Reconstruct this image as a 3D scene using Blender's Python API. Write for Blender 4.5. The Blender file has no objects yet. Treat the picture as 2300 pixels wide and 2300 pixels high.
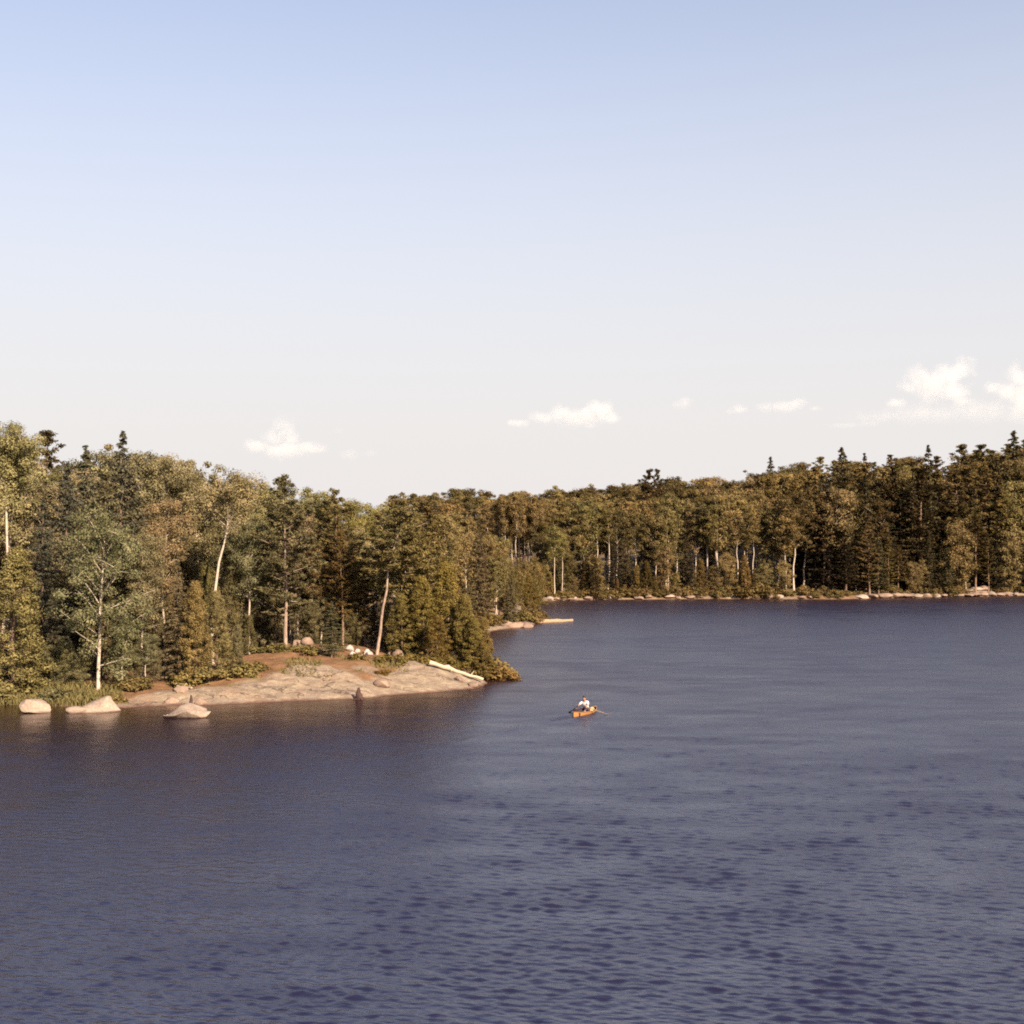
import bpy, bmesh, math, random
import numpy as np
from mathutils import Vector, Matrix

SC = bpy.context.scene
COL = SC.collection

# ------------------------------------------------------------------ camera
CAM_H = 10.06
F_PX = 3160.0            # focal length in pixels of the 2300 px photograph
TILT = math.atan(63.0 / F_PX)
cam_d = bpy.data.cameras.new('camera')
cam_d.sensor_width = 36.0
cam_d.lens = 36.0 * F_PX / 2300.0
cam_d.clip_start = 0.5
cam_d.clip_end = 40000.0
cam = bpy.data.objects.new('camera', cam_d)
cam.location = (0, 0, CAM_H)
cam.rotation_euler = (math.pi / 2 + TILT, 0, 0)
COL.objects.link(cam)
SC.camera = cam

# ------------------------------------------------------------------ sky and sun
SUN_EL = math.radians(29)
SUN_AZ = math.radians(147)          # clockwise from the view direction (+Y)
w = bpy.data.worlds.new('World')
SC.world = w
w.use_nodes = True
wn, wl = w.node_tree.nodes, w.node_tree.links
bg = wn['Background']
sky = wn.new('ShaderNodeTexSky')
sky.sky_type = 'NISHITA'
sky.sun_disc = False
sky.sun_elevation = SUN_EL
sky.sun_rotation = SUN_AZ
sky.altitude = 400
sky.air_density = 1.0
sky.dust_density = 1.7
sky.ozone_density = 1.0
hsv = wn.new('ShaderNodeHueSaturation')
hsv.inputs['Saturation'].default_value = 1.0
tint = wn.new('ShaderNodeMix'); tint.data_type = 'RGBA'; tint.blend_type = 'MULTIPLY'
tint.inputs[0].default_value = 1.0
tint.inputs[7].default_value = (0.97, 0.94, 1.02, 1)
wl.new(sky.outputs[0], hsv.inputs['Color'])
wl.new(hsv.outputs[0], tint.inputs[6])
# pale summer haze towards the horizon, the same all round
tc = wn.new('ShaderNodeTexCoord'); sxyz = wn.new('ShaderNodeSeparateXYZ'); wl.new(tc.outputs['Generated'], sxyz.inputs[0])
mz = wn.new('ShaderNodeMath'); mz.operation = 'MULTIPLY'; wl.new(sxyz.outputs['Z'], mz.inputs[0]); wl.new(sxyz.outputs['Z'], mz.inputs[1])
mk = wn.new('ShaderNodeMath'); mk.operation = 'MULTIPLY'; mk.inputs[1].default_value = -8.0; wl.new(mz.outputs[0], mk.inputs[0])
ez = wn.new('ShaderNodeMath'); ez.operation = 'EXPONENT'; wl.new(mk.outputs[0], ez.inputs[0]); ez.use_clamp = True
hm_ = wn.new('ShaderNodeMix'); hm_.data_type = 'RGBA'
wl.new(ez.outputs[0], hm_.inputs[0]); wl.new(tint.outputs[2], hm_.inputs[6]); hm_.inputs[7].default_value = (4.4, 4.2, 4.1, 1)
wl.new(hm_.outputs[2], bg.inputs['Color'])
bg.inputs['Strength'].default_value = 0.064

sun_d = bpy.data.lights.new('sun', 'SUN')
sun_d.energy = 4.7
sun_d.angle = math.radians(0.53)
sun_d.color = (1.0, 0.81, 0.59)
sun = bpy.data.objects.new('sun', sun_d)
to_sun = Vector((math.sin(SUN_AZ) * math.cos(SUN_EL), math.cos(SUN_AZ) * math.cos(SUN_EL), math.sin(SUN_EL)))
sun.rotation_euler = to_sun.to_track_quat('Z', 'Y').to_euler()
sun.location = to_sun * 300
COL.objects.link(sun)

SC.view_settings.view_transform = 'Standard'
SC.view_settings.look = 'None'
SC.view_settings.exposure = 1.6
SC.view_settings.gamma = 1.0
SC.view_settings.use_curve_mapping = False

SC.render.engine = 'CYCLES'
cy = SC.cycles
cy.max_bounces = 6
cy.diffuse_bounces = 2
cy.glossy_bounces = 2
cy.transmission_bounces = 3
cy.transparent_max_bounces = 8
cy.volume_bounces = 3
cy.use_denoising = False
cy.pixel_filter_type = 'BLACKMAN_HARRIS'
cy.filter_width = 1.9

# ------------------------------------------------------------------ helpers
RNG = np.random.default_rng(7)
random.seed(7)
PI = math.pi
ca, sa = math.cos(TILT), math.sin(TILT)


def ray(x, y):
    u = (x - 1150.0) / F_PX
    v = (1150.0 - y) / F_PX
    return np.array([u, ca - v * sa, sa + v * ca])


def at(x, y, D):
    """world point seen at photograph pixel x, y whose depth (Y) is D"""
    d = ray(x, y)
    return np.array([0, 0, CAM_H]) + d * (D / d[1])


def on_water(x, y):
    d = ray(x, y)
    return np.array([0, 0, CAM_H]) + d * (-CAM_H / d[2])


def pix(p):
    r = np.asarray(p, float) - np.array([0, 0, CAM_H])
    f = r[1] * ca + r[2] * sa
    up = -r[1] * sa + r[2] * ca
    return 1150 + F_PX * r[0] / f, 1150 - F_PX * up / f


def tag(o, label=None, cat=None, group=None, kind=None):
    if label: o['label'] = label
    if cat: o['category'] = cat
    if group: o['group'] = group
    if kind: o['kind'] = kind
    return o


def link(name, mesh, mat=None, parent=None, smooth=False):
    o = bpy.data.objects.new(name, mesh)
    COL.objects.link(o)
    if mat is not None:
        mesh.materials.clear(); mesh.materials.append(mat)
    if parent is not None: o.parent = parent
    if smooth: mesh.shade_smooth()
    return o


def empty(name, loc=(0, 0, 0), rz=0.0):
    o = bpy.data.objects.new(name, None)
    o.empty_display_size = 0.5
    o.location = loc
    o.rotation_euler = (0, 0, rz)
    COL.objects.link(o)
    return o


def mesh_np(name, verts, faces, attr=None):
    """verts Nx3, faces Mx4 or Mx3 arrays"""
    me = bpy.data.meshes.new(name)
    verts = np.asarray(verts, np.float32); faces = np.asarray(faces, np.int32)
    k = faces.shape[1]
    me.vertices.add(len(verts)); me.vertices.foreach_set('co', verts.ravel())
    me.loops.add(faces.size); me.loops.foreach_set('vertex_index', faces.ravel())
    me.polygons.add(len(faces))
    me.polygons.foreach_set('loop_start', np.arange(0, faces.size, k, dtype=np.int32))
    if attr:
        for an, av in attr.items():
            a = me.attributes.new(an, 'FLOAT', 'POINT')
            a.data.foreach_set('value', np.asarray(av, np.float32))
    me.update(calc_edges=True)
    me.validate()
    return me


class Tubes:
    def __init__(s): s.v = []; s.f = []; s.n = 0

    def add(s, path, rad, sides=6, cap=True):
        path = np.asarray(path, float); n = len(path)
        t = np.gradient(path, axis=0)
        t /= np.linalg.norm(t, axis=1)[:, None] + 1e-9
        ref = np.array([0, 0, 1.0]) if abs(t[0][2]) < 0.9 else np.array([1.0, 0, 0])
        a = np.cross(t, ref); a /= np.linalg.norm(a, axis=1)[:, None] + 1e-9
        b = np.cross(t, a)
        th = np.linspace(0, 2 * PI, sides, endpoint=False)
        rad = np.broadcast_to(np.asarray(rad, float), (n,))
        ring = path[:, None, :] + rad[:, None, None] * (np.cos(th)[None, :, None] * a[:, None, :] + np.sin(th)[None, :, None] * b[:, None, :])
        s.v.append(ring.reshape(-1, 3))
        i = np.arange(n - 1)[:, None] * sides; j = np.arange(sides)[None, :]; j2 = (j + 1) % sides
        q = np.stack([i + j, i + j2, i + sides + j2, i + sides + j], -1).reshape(-1, 4) + s.n
        s.f.append(q); s.n += n * sides
        if cap:
            for k, flip in ((0, True), (n - 1, False)):
                c = s.n; s.v.append(path[k][None]); s.n += 1
                base = c - n * sides if k == 0 else c - sides - 1 if False else None
            # caps as degenerate quads
            start0 = s.n - 2 - n * sides
            for k, cidx in ((0, s.n - 2), (n - 1, s.n - 1)):
                r0 = start0 + k * sides
                jj = np.arange(0, sides)
                tri = np.stack([np.full(sides, cidx), r0 + jj, r0 + (jj + 1) % sides], -1)
                # quads: pair triangles
                for m in range(0, sides - 1, 2):
                    s.f.append(np.array([[cidx, r0 + m, r0 + (m + 1) % sides, r0 + (m + 2) % sides]]))

    def mesh(s, name):
        return mesh_np(name, np.concatenate(s.v), np.concatenate(s.f))


def vnoise(p, seed=0):
    """smooth value noise in -1..1 for an N x 2 or N x 3 array"""
    p = np.asarray(p, float)
    if p.shape[1] == 2: p = np.concatenate([p, np.zeros((len(p), 1))], 1)
    i = np.floor(p).astype(np.int64); f = p - i
    f = f * f * (3 - 2 * f)
    def h(a, b, c):
        n = (a * 73856093) ^ (b * 19349663) ^ (c * 83492791) ^ (seed * 2654435761)
        n = (n ^ (n >> 13)) * 1274126177
        n = n ^ (n >> 16)
        return (n & 0xffff) / 32767.5 - 1
    x, y, z = i.T; fx, fy, fz = f.T
    r = 0
    for dx in (0, 1):
        for dy in (0, 1):
            for dz in (0, 1):
                wt = (fx if dx else 1 - fx) * (fy if dy else 1 - fy) * (fz if dz else 1 - fz)
                r = r + wt * h(x + dx, y + dy, z + dz)
    return r


def fbm(p, octaves=4, seed=0):
    p = np.asarray(p, float); r = 0; a = 1.0
    for k in range(octaves):
        r = r + a * vnoise(p * 2 ** k + 17.3 * k, seed + k); a *= 0.5
    return r


def sstep(a, b, x):
    t = np.clip((x - a) / (b - a), 0, 1)
    return t * t * (3 - 2 * t)


# ------------------------------------------------------------------ materials
def new_mat(name):
    m = bpy.data.materials.new(name); m.use_nodes = True
    nt = m.node_tree; nt.nodes.clear()
    out = nt.nodes.new('ShaderNodeOutputMaterial')
    return m, nt, out


def N(nt, kind, **kw):
    n = nt.nodes.new(kind)
    for k, v in kw.items(): setattr(n, k, v)
    return n


def ramp(nt, fac, stops):
    r = N(nt, 'ShaderNodeValToRGB')
    el = r.color_ramp.elements
    while len(el) < len(stops): el.new(0.5)
    for e, (p, c) in zip(el, stops):
        e.position = p; e.color = (*c, 1)
    nt.links.new(fac, r.inputs[0])
    return r.outputs[0]


def mixc(nt, fac, a, b, mode='MIX'):
    m = N(nt, 'ShaderNodeMix', data_type='RGBA', blend_type=mode)
    for i, val in ((0, fac), (6, a), (7, b)):
        if hasattr(val, 'node'): nt.links.new(val, m.inputs[i])
        else: m.inputs[i].default_value = val if i == 0 else (*val, 1)
    return m.outputs[2]


def math_n(nt, op, a, b=None, c=None, clamp=False):
    m = N(nt, 'ShaderNodeMath', operation=op, use_clamp=clamp)
    for i, val in enumerate((a, b, c)):
        if val is None: continue
        if hasattr(val, 'node'): nt.links.new(val, m.inputs[i])
        else: m.inputs[i].default_value = val
    return m.outputs[0]


def noise(nt, vec, scale, detail=4, rough=0.55):
    n = N(nt, 'ShaderNodeTexNoise')
    n.inputs['Scale'].default_value = scale
    n.inputs['Detail'].default_value = detail
    n.inputs['Roughness'].default_value = rough
    if vec is not None: nt.links.new(vec, n.inputs['Vector'])
    return n.outputs['Fac']


def principled(nt, out, color, rough=0.8, spec=0.3, normal=None):
    p = N(nt, 'ShaderNodeBsdfPrincipled')
    if hasattr(color, 'node'): nt.links.new(color, p.inputs['Base Color'])
    else: p.inputs['Base Color'].default_value = (*color, 1)
    if hasattr(rough, 'node'): nt.links.new(rough, p.inputs['Roughness'])
    else: p.inputs['Roughness'].default_value = rough
    p.inputs['Specular IOR Level'].default_value = spec
    if normal is not None: nt.links.new(normal, p.inputs['Normal'])
    nt.links.new(p.outputs[0], out.inputs['Surface'])
    return p


def bump(nt, height, strength=0.5, dist=0.05):
    b = N(nt, 'ShaderNodeBump')
    b.inputs['Strength'].default_value = strength
    b.inputs['Distance'].default_value = dist
    nt.links.new(height, b.inputs['Height'])
    return b.outputs[0]


def foliage_mat(name, dark, light, transl=0.36, spec=0.03):
    m, nt, out = new_mat(name)
    a = N(nt, 'ShaderNodeAttribute', attribute_name='tint')
    oi = N(nt, 'ShaderNodeObjectInfo')
    c = ramp(nt, a.outputs['Fac'], [(0.0, dark), (0.55, tuple((x + y) / 2 for x, y in zip(dark, light))), (1.0, light)])
    c = mixc(nt, 1.0, c, oi.outputs['Color'], 'MULTIPLY')
    p = N(nt, 'ShaderNodeBsdfPrincipled')
    nt.links.new(c, p.inputs['Base Color'])
    p.inputs['Roughness'].default_value = 0.6
    p.inputs['Specular IOR Level'].default_value = spec
    t = N(nt, 'ShaderNodeBsdfTranslucent')
    nt.links.new(c, t.inputs['Color'])
    mx = N(nt, 'ShaderNodeMixShader'); mx.inputs[0].default_value = transl
    nt.links.new(p.outputs[0], mx.inputs[1]); nt.links.new(t.outputs[0], mx.inputs[2])
    nt.links.new(mx.outputs[0], out.inputs['Surface'])
    return m


def bark_mat(name, base, dark, scale, stretch, amount=0.5):
    m, nt, out = new_mat(name)
    tc = N(nt, 'ShaderNodeTexCoord')
    mp = N(nt, 'ShaderNodeMapping'); mp.inputs['Scale'].default_value = stretch
    nt.links.new(tc.outputs['Object'], mp.inputs['Vector'])
    n = noise(nt, mp.outputs[0], scale, 5, 0.65)
    c = ramp(nt, n, [(amount - 0.12, dark), (amount + 0.08, base), (1.0, tuple(x * 1.15 for x in base))])
    principled(nt, out, c, 0.85, 0.2, bump(nt, n, 0.6, 0.03))
    return m


M = {}
M['leaf'] = foliage_mat('birch_leaf', (0.070, 0.064, 0.030), (0.190, 0.165, 0.085))
M['pine'] = foliage_mat('pine_needle', (0.046, 0.038, 0.018), (0.126, 0.104, 0.047), 0.2)
M['spruce'] = foliage_mat('spruce_needle', (0.030, 0.029, 0.017), (0.100, 0.090, 0.052), 0.15)
M['cedar'] = foliage_mat('cedar_spray', (0.056, 0.045, 0.019), (0.157, 0.124, 0.052), 0.22)
M['shrub'] = foliage_mat('shrub_leaf', (0.060, 0.050, 0.022), (0.14, 0.115, 0.055), 0.25)
M['grass'] = foliage_mat('bank_grass', (0.10, 0.085, 0.035), (0.19, 0.155, 0.065), 0.25)
M['birch_bark'] = bark_mat('birch_bark', (0.35, 0.29, 0.235), (0.11, 0.075, 0.06), 3.0, (1.0, 1.0, 2.4), 0.40)
M['pine_bark'] = bark_mat('pine_bark', (0.18, 0.115, 0.08), (0.06, 0.035, 0.025), 6.0, (1.5, 1.5, 0.4), 0.48)
M['pale_pine_bark'] = bark_mat('pale_pine_bark', (0.25, 0.185, 0.145), (0.08, 0.048, 0.036), 6.0, (1.5, 1.5, 0.4), 0.45)
M['dark_bark'] = bark_mat('dark_bark', (0.15, 0.10, 0.075), (0.045, 0.028, 0.022), 6.0, (1.5, 1.5, 0.4), 0.5)
M['driftwood'] = bark_mat('driftwood', (0.36, 0.285, 0.21), (0.17, 0.115, 0.083), 5.0, (0.3, 3, 3), 0.36)
M['brown_log'] = bark_mat('brown_log', (0.28, 0.19, 0.12), (0.12, 0.065, 0.04), 5.0, (0.3, 3, 3), 0.42)
M['stump'] = bark_mat('stump', (0.055, 0.030, 0.026), (0.02, 0.010, 0.010), 5.0, (2, 2, 0.5), 0.45)


def rock_mat(name, light, mid, dark):
    m, nt, out = new_mat(name)
    g = N(nt, 'ShaderNodeNewGeometry')
    n1 = noise(nt, g.outputs['Position'], 0.9, 5, 0.6)
    n2 = noise(nt, g.outputs['Position'], 9.0, 4, 0.7)
    c = ramp(nt, n1, [(0.28, dark), (0.46, mid), (0.68, light)])
    c = mixc(nt, 0.45, c, ramp(nt, n2, [(0.3, dark), (0.6, light)]))
    # wet / stained band just above the waterline
    sx = N(nt, 'ShaderNodeSeparateXYZ'); nt.links.new(g.outputs['Position'], sx.inputs[0])
    z = math_n(nt, 'ADD', sx.outputs['Z'], math_n(nt, 'MULTIPLY', n2, 0.08))
    band = math_n(nt, 'SUBTRACT', 1.0, math_n(nt, 'DIVIDE', math_n(nt, 'SUBTRACT', z, 0.06), 0.10, clamp=True), clamp=True)
    c = mixc(nt, math_n(nt, 'MULTIPLY', band, 0.8), c, (0.10, 0.055, 0.04))
    principled(nt, out, c, 0.82, 0.25, bump(nt, math_n(nt, 'ADD', n1, math_n(nt, 'MULTIPLY', n2, 0.3)), 0.7, 0.10))
    return m


M['boulder'] = rock_mat('boulder_granite', (0.31, 0.245, 0.195), (0.215, 0.162, 0.128), (0.085, 0.058, 0.046))
M['shore_rock'] = rock_mat('shore_granite', (0.26, 0.185, 0.142), (0.18, 0.122, 0.092), (0.085, 0.052, 0.04))
M['camp_stone'] = rock_mat('camp_stone', (0.38, 0.335, 0.31), (0.29, 0.245, 0.215), (0.16, 0.12, 0.105))


def ground_mat():
    m, nt, out = new_mat('forest_ground')
    g = N(nt, 'ShaderNodeNewGeometry')
    P = g.outputs['Position']
    rk = N(nt, 'ShaderNodeAttribute', attribute_name='rock').outputs['Fac']
    gr = N(nt, 'ShaderNodeAttribute', attribute_name='grass').outputs['Fac']
    n1 = noise(nt, P, 0.35, 5, 0.6)
    n2 = noise(nt, P, 1.6, 5, 0.62)
    n3 = noise(nt, P, 11.0, 4, 0.7)
    # granite with lichen grey patches, rusty stains and pale scoured streaks
    mp = N(nt, 'ShaderNodeMapping'); mp.inputs['Rotation'].default_value = (0, 0, 0.5); mp.inputs['Scale'].default_value = (0.5, 2.2, 1.0)
    nt.links.new(P, mp.inputs['Vector'])
    n4 = noise(nt, mp.outputs[0], 0.9, 4, 0.6)
    rock = ramp(nt, n2, [(0.32, (0.11, 0.076, 0.052)), (0.45, (0.178, 0.132, 0.091)), (0.57, (0.222, 0.171, 0.118)), (0.70, (0.30, 0.24, 0.170))])
    rock = mixc(nt, math_n(nt, 'MULTIPLY', ramp(nt, n4, [(0.50, (0, 0, 0)), (0.64, (1, 1, 1))]), 0.55), rock, (0.155, 0.118, 0.105))
    rock = mixc(nt, math_n(nt, 'MULTIPLY', ramp(nt, n1, [(0.52, (0, 0, 0)), (0.66, (1, 1, 1))]), 0.5), rock, (0.20, 0.105, 0.062))
    rock = mixc(nt, 0.22, rock, ramp(nt, n3, [(0.3, (0.09, 0.062, 0.05)), (0.65, (0.33, 0.26, 0.205))]))
    vo = N(nt, 'ShaderNodeTexVoronoi', feature='DISTANCE_TO_EDGE'); vo.inputs['Scale'].default_value = 0.30
    wob = N(nt, 'ShaderNodeVectorMath', operation='MULTIPLY_ADD'); nz3 = N(nt, 'ShaderNodeTexNoise'); nz3.inputs['Scale'].default_value = 1.1
    nt.links.new(P, nz3.inputs['Vector']); nt.links.new(nz3.outputs['Color'], wob.inputs[0]); wob.inputs[1].default_value = (1.6, 1.6, 1.6); nt.links.new(mp.outputs[0], wob.inputs[2])
    nt.links.new(wob.outputs[0], vo.inputs['Vector'])
    crack = ramp(nt, vo.outputs['Distance'], [(0.006, (1, 1, 1)), (0.022, (0, 0, 0))])
    rock = mixc(nt, math_n(nt, 'MULTIPLY', crack, 0.8), rock, (0.055, 0.034, 0.026))
    lich = ramp(nt, noise(nt, P, 3.1, 5, 0.7), [(0.56, (0, 0, 0)), (0.62, (1, 1, 1))])
    rock = mixc(nt, math_n(nt, 'MULTIPLY', lich, 0.5), rock, (0.30, 0.245, 0.19))
    duff = ramp(nt, n2, [(0.3, (0.085, 0.038, 0.020)), (0.5, (0.15, 0.075, 0.038)), (0.7, (0.21, 0.115, 0.06))])
    duff = mixc(nt, 0.35, duff, ramp(nt, n3, [(0.3, (0.06, 0.033, 0.018)), (0.7, (0.22, 0.14, 0.072))]))
    grs = ramp(nt, n3, [(0.3, (0.085, 0.066, 0.026)), (0.7, (0.20, 0.155, 0.062))])
    c = mixc(nt, gr, duff, grs)
    c = mixc(nt, rk, c, rock)
    sx = N(nt, 'ShaderNodeSeparateXYZ'); nt.links.new(P, sx.inputs[0])
    z = math_n(nt, 'ADD', sx.outputs['Z'], math_n(nt, 'MULTIPLY', n2, 0.10))
    band = math_n(nt, 'SUBTRACT', 1.0, math_n(nt, 'DIVIDE', math_n(nt, 'SUBTRACT', z, 0.07), 0.10, clamp=True), clamp=True)
    c = mixc(nt, math_n(nt, 'MULTIPLY', band, 0.85), c, (0.085, 0.040, 0.030))
    h = math_n(nt, 'ADD', n2, math_n(nt, 'MULTIPLY', n3, 0.35))
    principled(nt, out, c, 0.88, 0.2, bump(nt, h, 0.8, 0.14))
    return m


M['ground'] = ground_mat()


def water_mat():
    m, nt, out = new_mat('lake_water')
    g = N(nt, 'ShaderNodeNewGeometry')
    rg = N(nt, 'ShaderNodeAttribute', attribute_name='ripple').outputs['Fac']
    mp = N(nt, 'ShaderNodeMapping', vector_type='TEXTURE')
    mp.inputs['Rotation'].default_value = (0, 0, math.radians(-14))
    mp.inputs['Scale'].default_value = (1.8, 1, 1)
    nt.links.new(g.outputs['Position'], mp.inputs['Vector'])
    n = noise(nt, mp.outputs[0], 7.0, 2, 0.5)
    n2_ = noise(nt, mp.outputs[0], 2.6, 2, 0.5)
    sh = N(nt, 'ShaderNodeAttribute', attribute_name='shore_reflect').outputs['Fac']
    wc = mixc(nt, sh, (0.010, 0.008, 0.024), (0.018, 0.005, 0.005))  # dark maroon tree reflection near shore painted into the base colour
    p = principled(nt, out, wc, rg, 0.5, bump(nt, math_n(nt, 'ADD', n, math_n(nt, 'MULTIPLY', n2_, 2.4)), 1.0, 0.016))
    p.inputs['IOR'].default_value = 1.55
    return m


def flat(name, color, rough=0.6, spec=0.3, var=0.12, scale=6.0):
    m, nt, out = new_mat(name)
    tc = N(nt, 'ShaderNodeTexCoord')
    n = noise(nt, tc.outputs['Object'], scale, 3)
    c = ramp(nt, n, [(0.3, tuple(x * (1 - var) for x in color)), (0.7, tuple(min(1, x * (1 + var)) for x in color))])
    principled(nt, out, c, rough, spec)
    return m


# ------------------------------------------------------------------ terrain
coast_px = [(270, 1590), (400, 1585), (520, 1581), (600, 1577), (730, 1572), (810, 1570), (900, 1560), (1000, 1553), (1070, 1546), (1096, 1535)]
coast = [(-600, 40), (-120, 76), (-60, 82.5), (-38, 85), (-30, 85.8)] + [tuple(on_water(*p)[:2]) for p in coast_px] + \
        [(-2.2, 103.5), (-3.6, 112), (-5.0, 125), (-4.4, 140), (-3.0, 150), (-2.0, 156.5), (0.2, 161), (2.0, 164.5), (2.9, 169), (2.6, 180), (3.4, 200), (4.3, 220), (5.4, 232)] + \
        [tuple(on_water(*p)[:2]) for p in ((1340, 1347.5), (1480, 1346.5), (1600, 1345.5), (1760, 1346), (1880, 1346.5), (1960, 1344), (2060, 1342.5), (2150, 1341), (2300, 1338))] + \
        [(130, 264), (300, 250), (700, 180), (4000, 200), (4000, 6000), (-4000, 6000), (-4000, 40)]
coast = np.array(coast, float)


def land_sdf(P):
    """signed distance to the shore, positive on land"""
    P = np.asarray(P, float)
    best = np.full(len(P), 1e18); inside = np.zeros(len(P), bool)
    A = coast; B = np.roll(coast, -1, axis=0)
    for a, b in zip(A, B):
        d = b - a; L = d @ d
        t = np.clip(((P - a) @ d) / L, 0, 1)
        q = P - (a + t[:, None] * d)
        best = np.minimum(best, (q * q).sum(1))
        c = (a[1] > P[:, 1]) != (b[1] > P[:, 1])
        with np.errstate(divide='ignore', invalid='ignore'):
            xi = (b[0] - a[0]) * (P[:, 1] - a[1]) / (b[1] - a[1] + 1e-12) + a[0]
        inside ^= c & (P[:, 0] < xi)
    return np.sqrt(best) * np.where(inside, 1, -1)


def ground_height(P, d=None):
    P = np.asarray(P, float)
    if d is None: d = land_sdf(P)
    X, Y = P[:, 0], P[:, 1]
    dd = np.maximum(d, 0)
    near = 1 - sstep(120, 150, Y)
    rockzone = sstep(-24, -15, X)
    zn = (1.5 + 1.0 * rockzone) * (1 - np.exp(-dd / (10.0 - 2.5 * rockzone))) + 3.0 * sstep(18, 60, dd) * near
    far = sstep(205, 235, Y + 0.0 * X)
    zmid = 1.8 * (1 - np.exp(-dd / 6.0)) + 2.0 * sstep(10, 60, dd)
    amp = 3.5 + 11.5 * sstep(8, 88, X)
    zfar = 1.3 * (1 - np.exp(-dd / 3.0)) + amp * sstep(6, 95, dd) + 3 * sstep(100, 300, dd)
    z = zn * near + (1 - near) * ((1 - far) * zmid + far * zfar)
    z = np.where(d < 0, np.maximum(d * 0.45, -5.0), z)
    lump = 0.22 * fbm(P * 0.33, 3, 3) + 0.04 * fbm(P * 1.7, 3, 9)
    # sheeted granite: low ledges running along the shore
    ph_ = (P[:, 0] * 0.14 + P[:, 1] * 0.40 + 0.55 * fbm(P * 0.22, 3, 21)) % 1.0
    led = np.where(ph_ < 0.85, ph_ / 0.85, (1 - ph_) / 0.15)
    lump = lump + 0.20 * rockzone * near * (led - 0.5)
    return z + lump * (0.25 + 0.75 * sstep(-0.5, 2.5, d)) * np.where(d < -3, 0, 1)


def gz(x, y):
    return float(ground_height(np.array([[x, y]]))[0])


def axis(segs):
    out = []
    for a, b, s in segs:
        out.append(np.arange(a, b, s))
    return np.unique(np.round(np.concatenate(out), 4))


gx = axis([(-4000, -400, 300), (-400, -60, 12), (-60, -36, 1.5), (-36, 9, 0.3), (9, 110, 1.3), (110, 160, 5), (160, 4001, 300)])
gy = axis([(-20, 60, 20), (60, 81, 3), (81, 118, 0.3), (118, 185, 1.0), (185, 300, 1.6), (300, 420, 6), (420, 6001, 250)])
GX, GY = np.meshgrid(gx, gy)
P2 = np.stack([GX.ravel(), GY.ravel()], 1)
D2 = land_sdf(P2)
Z2 = ground_height(P2, D2)
nx, ny = len(gx), len(gy)
ii = (np.arange(ny - 1)[:, None] * nx + np.arange(nx - 1)[None, :]).ravel()
faces = np.stack([ii, ii + 1, ii + nx + 1, ii + nx], 1)
jit = fbm(P2 * 0.45, 4, 31)
X_, Y_ = P2.T
near_m = (Y_ < 122)
edge = np.interp(X_, [-40, -26, -24, -18, -13, -9.6, -8, -5.5, -2], [0.2, 0.4, 1.4, 3.0, 6.4, 3.0, 4.6, 8.5, 7.0])
rock = np.where(near_m, sstep(1.0, -0.6, D2 - edge - 1.5 * jit), 0)
mid_m = (Y_ >= 122) & (Y_ < 205)
rock = np.where(mid_m, sstep(0.8, -0.4, D2 - 3.0 - 1.6 * jit) * (Y_ > 150), rock)
far_edge = np.interp(X_, [0, 40, 58, 64, 78, 84, 90, 110], [1.2, 0.6, 0.5, 4.5, 4.0, 9.0, 6.0, 5.0])
rock = np.where(Y_ >= 205, sstep(0.8, -0.6, D2 - far_edge - 1.5 * jit), rock)
rock = np.where(near_m & (vnoise(P2 * 0.5, 77) > 0.45) & (X_ > -16) & (D2 < 17), np.maximum(rock, 0.75), rock)
rock = np.where(D2 < 0.3, 1.0, rock)
grass = np.where(near_m, sstep(-23.5, -26, X_) * sstep(7, 3, D2 - jit) + 0.75 * sstep(0.15, 0.7, fbm(P2 * 0.6, 3, 51)) * (D2 < 20), 0.35 + 0.4 * jit)
grass = np.clip(grass, 0, 1)
V3 = np.stack([P2[:, 0], P2[:, 1], Z2], 1)
ground = link('ground', mesh_np('ground', V3, faces, {'rock': rock, 'grass': grass}), M['ground'], smooth=True)
tag(ground, 'rocky wooded shore with pink granite slabs and rusty needle litter', kind='structure')

# ------------------------------------------------------------------ water
BOAT = np.array([4.22, 81.4, 0.0])
HD = np.array([1.75, 3.5]); HD /= np.linalg.norm(HD)
M['water'] = water_mat()
du = 0.0021
ucol = np.concatenate([[-60, -8, -2.5, -1.2, -0.8, -0.6], np.arange(-0.48, 0.4801, du), [0.6, 0.8, 1.2, 2.5, 8, 60]])
yrow = [-300.0, -60.0, 6.0, 16.0, 21.0, 24.0]
yy = 26.0
while yy < 275:
    yrow.append(yy); yy += du * 0.85 * yy * (1.0 if yy < 130 else 1.6)
yrow += [290, 330, 420, 700, 1500]
yrow = np.array(yrow)
WX = np.maximum(yrow, 26.0)[:, None] * ucol[None, :]
WY = np.repeat(yrow[:, None], len(ucol), 1)
wp = np.stack([WX.ravel(), WY.ravel()], 1)
spacing = np.maximum(wp[:, 1], 26.0) * du
fine = (np.abs(wp[:, 0]) < 0.49 * np.maximum(wp[:, 1], 26)) & (wp[:, 1] > 24.5) & (wp[:, 1] < 280)
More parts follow.
